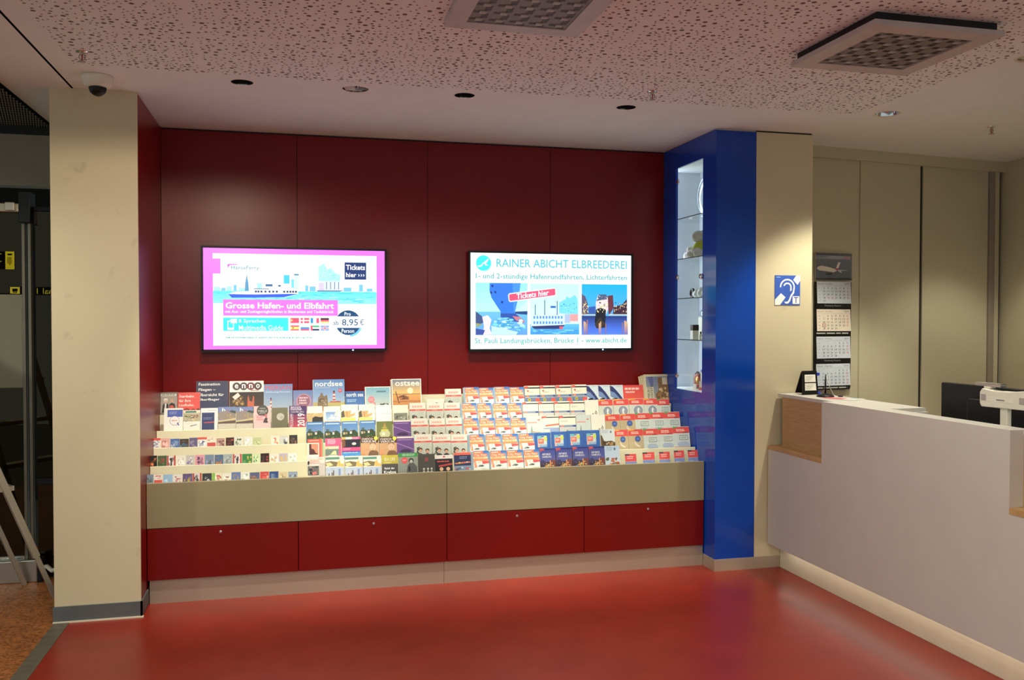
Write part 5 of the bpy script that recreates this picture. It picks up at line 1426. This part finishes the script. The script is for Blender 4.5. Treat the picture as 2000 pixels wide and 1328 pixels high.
def d_darkgrey(a):
    a.bg((74, 72, 62), (60, 58, 50)).poly([(0.4, 0.22), (0.5, 0.16), (0.62, 0.2), (0.6, 0.36), (0.42, 0.36)], (150, 50, 50))
    for x in (0.34, 0.58, 0.8):
        a.ell(x, 0.72, 0.06, (206, 200, 186)).poly([(x - 0.1, 1.2), (x - 0.08, 0.86), (x, 0.78), (x + 0.08, 0.86), (x + 0.1, 1.2)], (190, 186, 174))
def d_blackred(a):
    a.bg((26, 20, 22)).rect(0, 0, 1, 0.18, (230, 224, 216)).rect(0.46, 0.05, 0.58, 0.12, (206, 60, 60)).lines(0.12, 0.28, 0.84, 0.38, 1, (206, 60, 56), 0.6).poly([(0.2, 0.5), (0.98, 0.4), (0.98, 0.48), (0.2, 0.58)], (190, 30, 36))
    for x in (0.36, 0.74):
        a.ell(x, 0.68, 0.11, (222, 170, 130), 0.09).poly([(x - 0.2, 1.2), (x - 0.14, 0.84), (x, 0.78), (x + 0.16, 0.84), (x + 0.2, 1.2)], (232, 220, 200))
def d_navy(a):
    a.bg((34, 44, 84)).rect(0, 0, 1, 0.12, (232, 80, 46)).lines(0.32, 0.2, 0.8, 0.34, 2, (140, 156, 196), 0.4).poly([(0, 0.5), (0.9, 0.44), (1, 0.5), (0.1, 0.56)], (206, 120, 60)).rect(0.28, 0.46, 0.36, 0.52, (226, 200, 60)).rect(0.5, 0.45, 0.58, 0.51, (200, 60, 60)).rect(0.72, 0.45, 0.8, 0.5, (220, 220, 220)).rect(0.0, 0.64, 1, 1.6, (120, 140, 166)).blobs(0, 0.64, 1, 1.1, [(80, 96, 126), (176, 190, 206), (190, 80, 80), (60, 70, 90)], 16, 4, 0.16)
def d_night(a):
    a.bg((54, 66, 146), (110, 110, 160)).poly([(0, 0.0), (0.24, 0.0), (0.3, 0.08), (0.06, 0.12), (0, 0.2)], (206, 50, 50)).rect(0.28, 0.02, 1, 0.07, (34, 44, 110)).t('AUF NACH', 0.14, 0.24, 0.66, 0.34, (226, 226, 226), 0.02).t('HAMBURG', 0.14, 0.37, 0.72, 0.47, (226, 226, 226), 0.004).rect(0, 0.68, 1, 1.6, (66, 46, 60)).poly([(0.0, 0.66), (0.1, 0.58), (0.26, 0.6), (0.3, 0.75), (0.0, 0.8)], (60, 56, 96)).rect(0.60, 0.60, 0.66, 0.95, (226, 150, 60)).rect(0.68, 0.58, 0.98, 1.0, (120, 66, 60)).blobs(0.05, 0.66, 0.98, 1.0, [(206, 130, 60), (150, 90, 80), (90, 90, 120), (190, 170, 110)], 16, 5, 0.14).poly([(0.08, 1.2), (0.16, 0.92), (0.3, 0.92), (0.42, 1.2)], (60, 110, 176)).poly([(0.3, 0.86), (0.36, 0.84), (0.62, 1.06), (0.56, 1.1)], (220, 140, 50))
def d_autumn(a):
    a.bg((176, 200, 222), (206, 214, 216)).lines(0.15, 0.08, 0.56, 0.26, 3, (130, 156, 176), 0.4).poly([(0.6, 0.16), (0.68, 0.06), (0.75, 0.16), (0.68, 0.25)], (84, 110, 140)).blobs(0.0, 0.55, 1, 1.1, [(206, 100, 56), (226, 140, 60), (120, 110, 70), (170, 80, 50), (90, 96, 76)], 24, 5, 0.16).rect(0, 1.0, 1, 1.6, (60, 66, 90))
def d_redcard(a):
    a.bg((206, 200, 190)).rect(0.0, 0.0, 1, 0.54, (222, 54, 50)).rect(0.0, 0.0, 0.4, 0.10, (70, 66, 80)).lines(0.18, 0.16, 0.75, 0.42, 2, (246, 190, 180), 0.5).rect(0, 0.56, 1, 1.6, (120, 140, 196)).blobs(0, 0.6, 1, 1.2, [(90, 120, 180), (170, 190, 220), (190, 200, 120)], 10, 3, 0.2)

DIN = (0.103, 0.206)
DES = {  # size, noun, description, fanning to the left
    'people': (0.111, 0.21, 'grey magazine with two men in dark suits'), 'startbahn': (0.133, 0.21, 'red career brochure with white headline'),
    'fliegen': (0.202, 0.28, 'large navy flying brochure with white headline'), 'enno': (0.211, 0.28, 'magazine with four dark letter discs and night photo'),
    'merian': (0.18, 0.26, 'pale blue travel magazine with red title and lighthouse'), 'pinkround': (0.135, 0.21, 'blue brochure with a dusky pink round seal'),
    'nordsee': (0.203, 0.28, 'large blue seaside magazine with lighthouse and statue'), 'northsea': (0.125, 0.20, 'small blue seaside booklet with white title'),
    'skyblue': (0.17, 0.23, 'pale turquoise landscape brochure with pink bubble'), 'ostsee': (0.201, 0.28, 'thick sunset magazine with white border'),
    'plain': (0.12, 0.15, 'plain cream leaflet with one short dark line'), 'mt': DIN + ('white leaflet stack with red stripe and two faces',), 'pass': (0.098, 0.206, 'orange and blue visitor pass leaflet stack'),
    'harbour': DIN + ('cream and blue leaflet stack with yellow dot',), 'tower': DIN + ('cream leaflet stack with blue band and pale tower',), 'leaf': (0.09, 0.206, 'pale leaflet with large navy wing shape'),
    'redwild': (0.157, 0.21, 'plain bright red brochure with white headline'), 'newspaper': (0.195, 0.27, 'thick curled stack of harbour newspapers'),
    'circle': (0.111, 0.206, 'white leaflet with blue block and circle'), 'band': DIN + ('leaflet with green band and colourful crowd',), 'navycard': DIN + ('white leaflet with navy panel and red stroke',),
    'hmag': DIN + ('city booklet with white h on dusk street',), 'meile': DIN + ('pink leaflet with dark round badge',), 'stone': (0.099, 0.206, 'olive leaflet with a pale stone'), 'prog': (0.108, 0.206, 'purple and red programme booklet with sideways lettering'),
    'arch': (0.097, 0.206, 'white leaflet with sand coloured arch'), 'cloud': DIN + ('white leaflet with small cloud picture',), 'hands': DIN + ('white leaflet with orange hands',), 'lilac': DIN + ('white leaflet with pale lilac lower half',),
    'greypic': (0.099, 0.206, 'cream leaflet with grey photograph'), 'sketch': (0.099, 0.206, 'white leaflet with faint grey sketch'), 'wheel': DIN + ('red headed leaflet stack with grey wheel',), 'frame': (0.109, 0.206, 'red headed leaflet stack with line drawn frame'),
    'park': DIN + ('blue sky leaflet stack with green park house',), 'teapot': DIN + ('olive leaflet with stacked yellow teapot',), 'car': (0.108, 0.206, 'purple leaflet stack with dark car'), 'spire': DIN + ('pale green leaflet with church spire',),
    'redwhite': (0.119, 0.206, 'cream leaflet stack with orange stroke and blue foot'), 'sand': DIN + ('red headed sand coloured leaflet stack with blue umbrella',), 'photored': (0.096, 0.206, 'red leaflet with dark family photo'),
    'pinkphoto': (0.097, 0.206, 'pink leaflet with grey green photo'), 'blackpink': (0.113, 0.206, 'black, pink and blue striped leaflet'), 'choco': (0.108, 0.206, 'brown chocolate museum leaflet with smiling face'), 'bluesq': (0.109, 0.206, 'bright blue booklet stack with orange square'),
    'gorge': (0.099, 0.206, 'pale leaflet with brown autumn gorge'), 'crowd': DIN + ('white leaflet with red title and dark crowd photo',), 'beach': (0.107, 0.206, 'cream leaflet stack with teal band and beach photo'), 'krebse': (0.099, 0.206, 'yellow and grey aquarium leaflet'),
    'greenkids': (0.119, 0.206, 'grey leaflet with green top and crouching child'), 'darkgrey': DIN + ('dark grey leaflet with three pale dancers',), 'blackred': (0.110, 0.206, 'black leaflet with red stroke and two faces'), 'navy': (0.108, 0.206, 'navy leaflet stack with orange top'),
    'night': DIN + ('dark blue city at night booklet stack',), 'autumn': DIN + ('pale blue leaflet with autumn trees',), 'redcard': (0.076, 0.11, 'small red and blue card'),
}
MAG = 'people fliegen startbahn enno merian pinkround nordsee northsea skyblue ostsee newspaper redwild'.split()
# design, row from the front, x, width, height of the upper edge, sheets in the pile
ITEMS = [
    ('people', 4, -0.743, 0.111, 1.138, 2), ('fliegen', 4, -0.484, 0.195, 1.204, 3), ('startbahn', 4, -0.621, 0.133, 1.136, 2), ('enno', 4, -0.278, 0.211, 1.201, 3),
    ('merian', 4, -0.085, 0.18, 1.178, 3), ('pinkround', 4, 0.072, 0.135, 1.136, 1), ('nordsee', 4, 0.231, 0.203, 1.203, 4), ('northsea', 4, 0.397, 0.125, 1.124, 2),
    ('skyblue', 4, 0.544, 0.17, 1.151, 2), ('ostsee', 4, 0.732, 0.201, 1.199, 7), ('plain', 4, 0.924, 0.12, 1.064, 1), ('mt', 4, 1.044, 0.107, 1.129, 4),
    ('pass', 4, 1.17, 0.094, 1.138, 6), ('pass', 4, 1.269, 0.097, 1.133, 6), ('pass', 4, 1.378, 0.096, 1.137, 6), ('pass', 4, 1.481, 0.097, 1.133, 6),
    ('harbour', 4, 1.587, 0.107, 1.14, 4), ('harbour', 4, 1.696, 0.109, 1.14, 4), ('harbour', 4, 1.81, 0.11, 1.141, 4), ('harbour', 4, 1.923, 0.108, 1.143, 4),
    ('leaf', 4, 2.02, 0.086, 1.138, 1), ('leaf', 4, 2.106, 0.087, 1.137, 1), ('leaf', 4, 2.197, 0.095, 1.135, 1), ('redwild', 4, 2.325, 0.157, 1.132, 1),
    ('newspaper', 4, 2.501, 0.195, 1.205, 8), ('circle', 3, -0.697, 0.111, 1.052, 2), ('band', 3, -0.592, 0.1, 1.037, 2), ('navycard', 3, -0.491, 0.101, 1.048, 2),
    ('hmag', 3, -0.388, 0.105, 1.053, 2), ('hmag', 3, -0.284, 0.103, 1.051, 2), ('meile', 3, -0.18, 0.104, 1.053, 2), ('stone', 3, -0.076, 0.099, 1.041, 2),
    ('prog', 3, 0.034, 0.109, 1.05, 4), ('arch', 3, 0.14, 0.097, 1.045, 2), ('cloud', 3, 0.244, 0.105, 1.042, 2), ('hands', 3, 0.353, 0.106, 1.051, 2),
    ('hands', 3, 0.461, 0.103, 1.049, 2), ('lilac', 3, 0.567, 0.103, 1.043, 2), ('greypic', 3, 0.676, 0.099, 1.041, 1), ('mt', 3, 0.785, 0.106, 1.052, 4),
    ('mt', 3, 0.897, 0.111, 1.049, 4), ('mt', 3, 1.011, 0.105, 1.05, 4), ('pass', 3, 1.125, 0.096, 1.044, 6), ('pass', 3, 1.226, 0.093, 1.042, 6),
    ('pass', 3, 1.333, 0.094, 1.04, 6), ('pass', 3, 1.431, 0.095, 1.038, 6), ('tower', 3, 1.539, 0.108, 1.044, 4), ('tower', 3, 1.648, 0.107, 1.043, 4),
    ('tower', 3, 1.759, 0.108, 1.043, 4), ('tower', 3, 1.866, 0.105, 1.042, 4), ('sketch', 3, 1.968, 0.099, 1.047, 1), ('wheel', 3, 2.069, 0.103, 1.049, 4),
    ('wheel', 3, 2.179, 0.11, 1.05, 4), ('wheel', 3, 2.29, 0.109, 1.051, 4), ('wheel', 3, 2.395, 0.102, 1.049, 4), ('frame', 3, 2.49, 0.095, 1.043, 2),
    ('park', 2, 0.135, 0.104, 0.961, 4), ('park', 2, 0.24, 0.099, 0.958, 4), ('park', 2, 0.346, 0.1, 0.96, 4), ('park', 2, 0.455, 0.098, 0.962, 4),
    ('teapot', 2, 0.561, 0.102, 0.953, 2), ('car', 2, 0.67, 0.109, 0.958, 3), ('mt', 2, 0.779, 0.109, 0.966, 4), ('mt', 2, 0.892, 0.102, 0.963, 4),
    ('mt', 2, 1.0, 0.106, 0.964, 4), ('pass', 2, 1.11, 0.095, 0.959, 6), ('pass', 2, 1.217, 0.101, 0.957, 6), ('pass', 2, 1.321, 0.1, 0.956, 6),
    ('pass', 2, 1.424, 0.103, 0.953, 6), ('spire', 2, 1.531, 0.104, 0.964, 2), ('redwhite', 2, 1.639, 0.119, 0.961, 3), ('tower', 2, 1.756, 0.116, 0.961, 3),
    ('spire', 2, 1.866, 0.103, 0.96, 2), ('sketch', 2, 1.968, 0.1, 0.96, 3), ('sand', 2, 2.071, 0.105, 0.96, 4), ('sand', 2, 2.178, 0.109, 0.961, 4),
    ('frame', 2, 2.284, 0.11, 0.964, 4), ('frame', 2, 2.391, 0.111, 0.966, 4), ('frame', 2, 2.499, 0.112, 0.966, 4), ('photored', 1, 0.135, 0.096, 0.872, 2),
    ('pinkphoto', 1, 0.24, 0.097, 0.873, 2), ('blackpink', 1, 0.345, 0.113, 0.878, 2), ('choco', 1, 0.456, 0.108, 0.876, 3), ('choco', 1, 0.568, 0.109, 0.872, 3),
    ('car', 1, 0.673, 0.107, 0.871, 3), ('mt', 1, 0.782, 0.111, 0.882, 4), ('mt', 1, 0.899, 0.116, 0.878, 4), ('mt', 1, 1.009, 0.105, 0.875, 4),
    ('pass', 1, 1.123, 0.093, 0.871, 6), ('pass', 1, 1.23, 0.098, 0.87, 6), ('pass', 1, 1.338, 0.1, 0.868, 6), ('pass', 1, 1.445, 0.101, 0.868, 6),
    ('bluesq', 1, 1.55, 0.109, 0.869, 3), ('bluesq', 1, 1.661, 0.106, 0.872, 3), ('bluesq', 1, 1.769, 0.111, 0.875, 3), ('bluesq', 1, 1.88, 0.112, 0.875, 3),
    ('gorge', 1, 1.989, 0.099, 0.879, 2), ('sand', 1, 2.081, 0.099, 0.873, 4), ('sand', 1, 2.183, 0.104, 0.873, 4), ('frame', 1, 2.288, 0.107, 0.874, 4),
    ('frame', 1, 2.396, 0.113, 0.876, 4), ('frame', 1, 2.505, 0.12, 0.881, 4), ('crowd', 0, 0.135, 0.103, 0.782, 2), ('beach', 0, 0.242, 0.108, 0.785, 3),
    ('beach', 0, 0.354, 0.106, 0.781, 3), ('beach', 0, 0.461, 0.107, 0.779, 3), ('krebse', 0, 0.566, 0.099, 0.778, 2), ('greenkids', 0, 0.674, 0.119, 0.788, 2),
    ('darkgrey', 0, 0.785, 0.103, 0.777, 2), ('blackred', 0, 0.891, 0.11, 0.767, 2), ('navy', 0, 1.007, 0.108, 0.778, 3), ('pass', 0, 1.123, 0.099, 0.785, 6),
    ('pass', 0, 1.234, 0.104, 0.783, 6), ('pass', 0, 1.338, 0.105, 0.783, 6), ('pass', 0, 1.445, 0.102, 0.782, 6), ('night', 0, 1.548, 0.103, 0.785, 4),
    ('night', 0, 1.655, 0.104, 0.786, 4), ('night', 0, 1.763, 0.105, 0.788, 4), ('night', 0, 1.872, 0.106, 0.787, 4), ('autumn', 0, 1.973, 0.104, 0.787, 2),
    ('redcard', 0, 2.095, 0.078, 0.733, 1), ('redcard', 0, 2.217, 0.083, 0.74, 1), ('redcard', 0, 2.327, 0.075, 0.739, 1), ('redcard', 0, 2.428, 0.073, 0.744, 1),
    ('redcard', 0, 2.524, 0.072, 0.744, 1),
]
# row from the front, x, width, height of the upper edge
CARDS = [
    (2, -0.775, 0.051, 0.892), (2, -0.723, 0.048, 0.89), (2, -0.671, 0.051, 0.886), (2, -0.619, 0.051, 0.884),
    (2, -0.568, 0.046, 0.889), (2, -0.519, 0.052, 0.89), (2, -0.467, 0.052, 0.888), (2, -0.415, 0.047, 0.881),
    (2, -0.362, 0.047, 0.884), (2, -0.311, 0.05, 0.89), (2, -0.256, 0.047, 0.885), (2, -0.205, 0.05, 0.879),
    (2, -0.102, 0.048, 0.887), (2, -0.048, 0.048, 0.885), (2, 0.006, 0.048, 0.888), (1, -0.777, 0.049, 0.809),
    (1, -0.725, 0.049, 0.807), (1, -0.676, 0.046, 0.806), (1, -0.624, 0.052, 0.806), (1, -0.573, 0.048, 0.804),
    (1, -0.521, 0.051, 0.804), (1, -0.468, 0.051, 0.804), (1, -0.415, 0.048, 0.802), (1, -0.365, 0.05, 0.803),
    (1, -0.313, 0.049, 0.802), (1, -0.258, 0.055, 0.801), (1, -0.204, 0.042, 0.8), (1, -0.157, 0.049, 0.801),
    (1, -0.104, 0.05, 0.798), (1, -0.052, 0.05, 0.796), (1, 0.001, 0.05, 0.797), (0, -0.778, 0.048, 0.722),
    (0, -0.729, 0.047, 0.721), (0, -0.678, 0.049, 0.719), (0, -0.628, 0.048, 0.719), (0, -0.574, 0.051, 0.719),
    (0, -0.523, 0.048, 0.72), (0, -0.47, 0.051, 0.717), (0, -0.416, 0.053, 0.717), (0, -0.363, 0.048, 0.714),
    (0, -0.313, 0.05, 0.717), (0, -0.262, 0.045, 0.717), (0, -0.21, 0.054, 0.712), (0, -0.156, 0.048, 0.714),
    (0, -0.104, 0.051, 0.713), (0, -0.052, 0.046, 0.708), (0, 0.002, 0.052, 0.708),
]
ORD = ('first', 'second', 'third', 'fourth', 'fifth', 'sixth', 'seventh', 'eighth', 'ninth', 'tenth', 'eleventh', 'twelfth', 'thirteenth', 'fourteenth', 'fifteenth', 'sixteenth')
ROWS = ('front row', 'second row', 'third row', 'fourth row', 'back row')
MESH = {}
FRONT = 'crowd beach krebse greenkids darkgrey blackred navy night autumn'.split()
for d, q in DES.items():
    mag_ = d in MAG
    thick = 0.0022
    a = Art(q[0], q[1], 0.8 if d in ('redcard', 'plain') else 0.60 if mag_ or d in FRONT else 0.50, thick=thick)
    globals()['d_' + d](a)
    MESH[d] = a.mesh('leaflet')
    b = Art(q[0], q[1], 1.0, thick=thick)
    b.paper = {'pass': (176, 200, 214), 'park': (190, 206, 216), 'night': (90, 96, 150), 'bluesq': (60, 110, 180), 'ostsee': (226, 222, 206), 'newspaper': (214, 200, 160)}.get(d, (228, 222, 204))
    MESH[d + '_rear'] = b.mesh('leaflet')
from collections import Counter
cnt, cnt_all, seen = Counter((i[0], i[1]) for i in ITEMS), Counter(i[0] for i in ITEMS), Counter()
rnd = random.Random(3)
TILT = math.radians(12)
for d, row, x, w, zt_, n in ITEMS:
    q = DES[d]
    mag = d in MAG
    yt = YD + 0.13 * row + (0.082 if mag else 0.05 if d == 'redcard' else 0.066)
    yt += 0.006 if row == 0 else -0.022 if d == 'startbahn' else 0
    seen[(d, row)] += 1
    lab = q[2]
    if cnt_all[d] > 1:
        lab += ', ' + ROWS[row]
    if cnt[(d, row)] > 1:
        lab += ', ' + ORD[seen[(d, row)] - 1] + ' from left'
    noun = 'newspaper_stack' if d == 'newspaper' else 'magazine' if mag else 'card' if d == 'redcard' else 'leaflet_stack' if n > 1 else 'leaflet'
    base = Vector((x, yt - q[1] * math.sin(TILT), zt_ - q[1] * math.cos(TILT)))
    rz = rnd.uniform(-0.012, 0.012)
    cat = {'newspaper_stack': 'newspaper', 'leaflet_stack': 'leaflets'}.get(noun, noun)
    if n == 1:
        o = bpy.data.objects.new(noun, MESH[d])
        COL.objects.link(o)
    else:
        o = empty(noun)
        for i in range(n):
            c = bpy.data.objects.new('newspaper' if d == 'newspaper' else 'leaflet', MESH[d] if i == 0 else MESH[d + '_rear'])
            COL.objects.link(c)
            c.parent = o
            gap = 0.0056 if d != 'newspaper' else 0.006
            c.location = (0 if i == 0 else -rnd.uniform(0.0, 0.0018) * i - (0.0022 * i if d == 'pass' else 0), gap * i, 0 if i == 0 else rnd.uniform(-0.003, 0.001))
            if d == 'newspaper':
                c.rotation_euler = (0, -0.012 * i, 0)
    o.location = base
    o.rotation_euler = (-TILT, 0, rz)
    o.scale = (w / q[0] * 0.975, 1, 1)
    tag(o, lab, cat, 'brochures on the counter')

# ------------------------------------------------------------------ little cards in the three low tiers at the left
KINDS = (
    ('red top and ship', (232, 228, 220), 'red', (90, 110, 150)), ('pink blossoms', (226, 170, 160), None, (150, 70, 80)), ('blue roof', (60, 100, 170), None, (190, 200, 210)), ('brown dusk', (70, 54, 44), None, (70, 140, 190)),
    ('violet crowd', (100, 90, 130), None, (180, 170, 190)), ('red top and boat', (236, 230, 220), 'red', (100, 120, 170)), ('red lower half', (232, 226, 206), 'low', (206, 60, 46)), ('rose photo', (190, 150, 140), None, (130, 76, 70)),
    ('dark red figures', (60, 26, 26), None, (190, 50, 40)), ('white and green trees', (226, 224, 210), None, (80, 110, 70)), ('pale blank face', (230, 232, 224), None, (206, 212, 206)), ('soft green meadow', (196, 206, 150), None, (170, 180, 110)),
    ('orange sketch', (236, 226, 206), None, (220, 120, 70)), ('grey portrait', (206, 206, 200), None, (70, 76, 80)), ('dark market scene', (50, 46, 44), None, (150, 100, 80)),
    ('black fire', (24, 18, 18), None, (236, 120, 30)), ('green ornament', (70, 96, 60), None, (170, 70, 50)), ('red curtains and figure', (230, 220, 214), 'side', (60, 50, 50)), ('white fine writing', (236, 232, 216), None, (190, 176, 160)),
    ('pastel children', (200, 196, 190), None, (120, 110, 170)), ('pink children', (226, 150, 170), None, (90, 60, 90)), ('blue grey city', (120, 140, 170), None, (90, 70, 70)), ('blue harbour', (80, 110, 150), None, (190, 120, 60)),
    ('misty bridge', (170, 180, 180), None, (110, 120, 110)), ('red curtains and dancer', (226, 214, 208), 'side', (50, 46, 50)), ('bright green mask', (50, 130, 60), None, (226, 190, 60)), ('pale green writing', (206, 226, 170), None, (96, 130, 80)),
    ('dark red dancers', (44, 20, 20), None, (196, 50, 40)), ('cream figures', (236, 228, 210), None, (206, 170, 130)), ('violet and yellow child', (190, 180, 200), None, (226, 186, 60)), ('white plants', (238, 236, 226), None, (150, 160, 120)),
    ('grey sky', (130, 150, 170), None, (90, 110, 100)), ('white with red block', (236, 232, 224), 'low', (222, 70, 46)), ('light blue sheet', (150, 190, 226), None, (206, 226, 240)), ('white with small figures', (234, 228, 222), None, (190, 80, 100)),
    ('violet and yellow swirl', (100, 80, 130), None, (210, 190, 60)), ('red curtains and guard', (228, 216, 210), 'side', (56, 50, 50)), ('charcoal with h', (50, 52, 58), None, (190, 190, 190)), ('green edge and red arch', (230, 226, 190), 'green', (200, 60, 50)),
    ('white and tan corner', (236, 232, 216), None, (170, 110, 70)), ('blue and gold hall', (90, 120, 180), None, (206, 160, 70)), ('white with green script', (236, 236, 222), None, (70, 130, 110)), ('dusk skyline', (90, 100, 140), None, (196, 120, 60)),
    ('bright red writing', (214, 50, 40), None, (246, 200, 180)), ('deep blue with white dot', (40, 76, 140), None, (206, 220, 236)), ('sand with writing', (222, 206, 160), None, (180, 150, 100)), ('blue grey figures', (150, 170, 190), None, (90, 80, 80)))
NAMES = {2: 'top card tier', 1: 'middle card tier', 0: 'bottom card tier'}
seen = Counter()
for i, (row, x, w, zt_) in enumerate(CARDS):
    ds, bgc, form, c2 = KINDS[i]
    a = Art(w, 0.088, 0.7, thick=0.0016)
    a.bg(bgc)
    c3 = tuple((u + v) // 2 for u, v in zip(bgc, c2))
    a.blobs(0.02, 0.12 if form != 'low' else 0.02, 0.98, 1.0 if form != 'low' else 0.4, [c2, c3, c3, tuple(min(255, v + 30) for v in bgc)], 9, i, 0.24)
    if form == 'red': a.rect(0, 0, 1, 0.2, (222, 60, 46))
    if form == 'low': a.rect(0.05, 0.5, 0.95, 1.2, c2)
    if form == 'side': a.rect(0, 0, 0.18, 1.4, (190, 40, 40)).rect(0.82, 0, 1, 1.4, (190, 40, 40)).poly([(0.4, 1.1), (0.42, 0.5), (0.5, 0.3), (0.58, 0.5), (0.6, 1.1)], c2)
    if form == 'green': a.rect(0, 0, 0.3, 1.4, (130, 190, 60)).arc(0.6, 0.5, 0.2, 0.34, 0, 120, (206, 56, 46))
    o = a.build('postcard')
    yt = YD + 0.13 * row + 0.035
    t_ = math.radians(9)
    o.location = (x, yt - 0.088 * math.sin(t_), zt_ - 0.088 * math.cos(t_))
    o.rotation_euler = (-t_, 0, rnd.uniform(-0.03, 0.03))
    seen[row] += 1
    tag(o, 'small %s card, %s, %s from left' % (ds, NAMES[row], ORD[seen[row] - 1]), 'card', 'small cards in the low tiers')
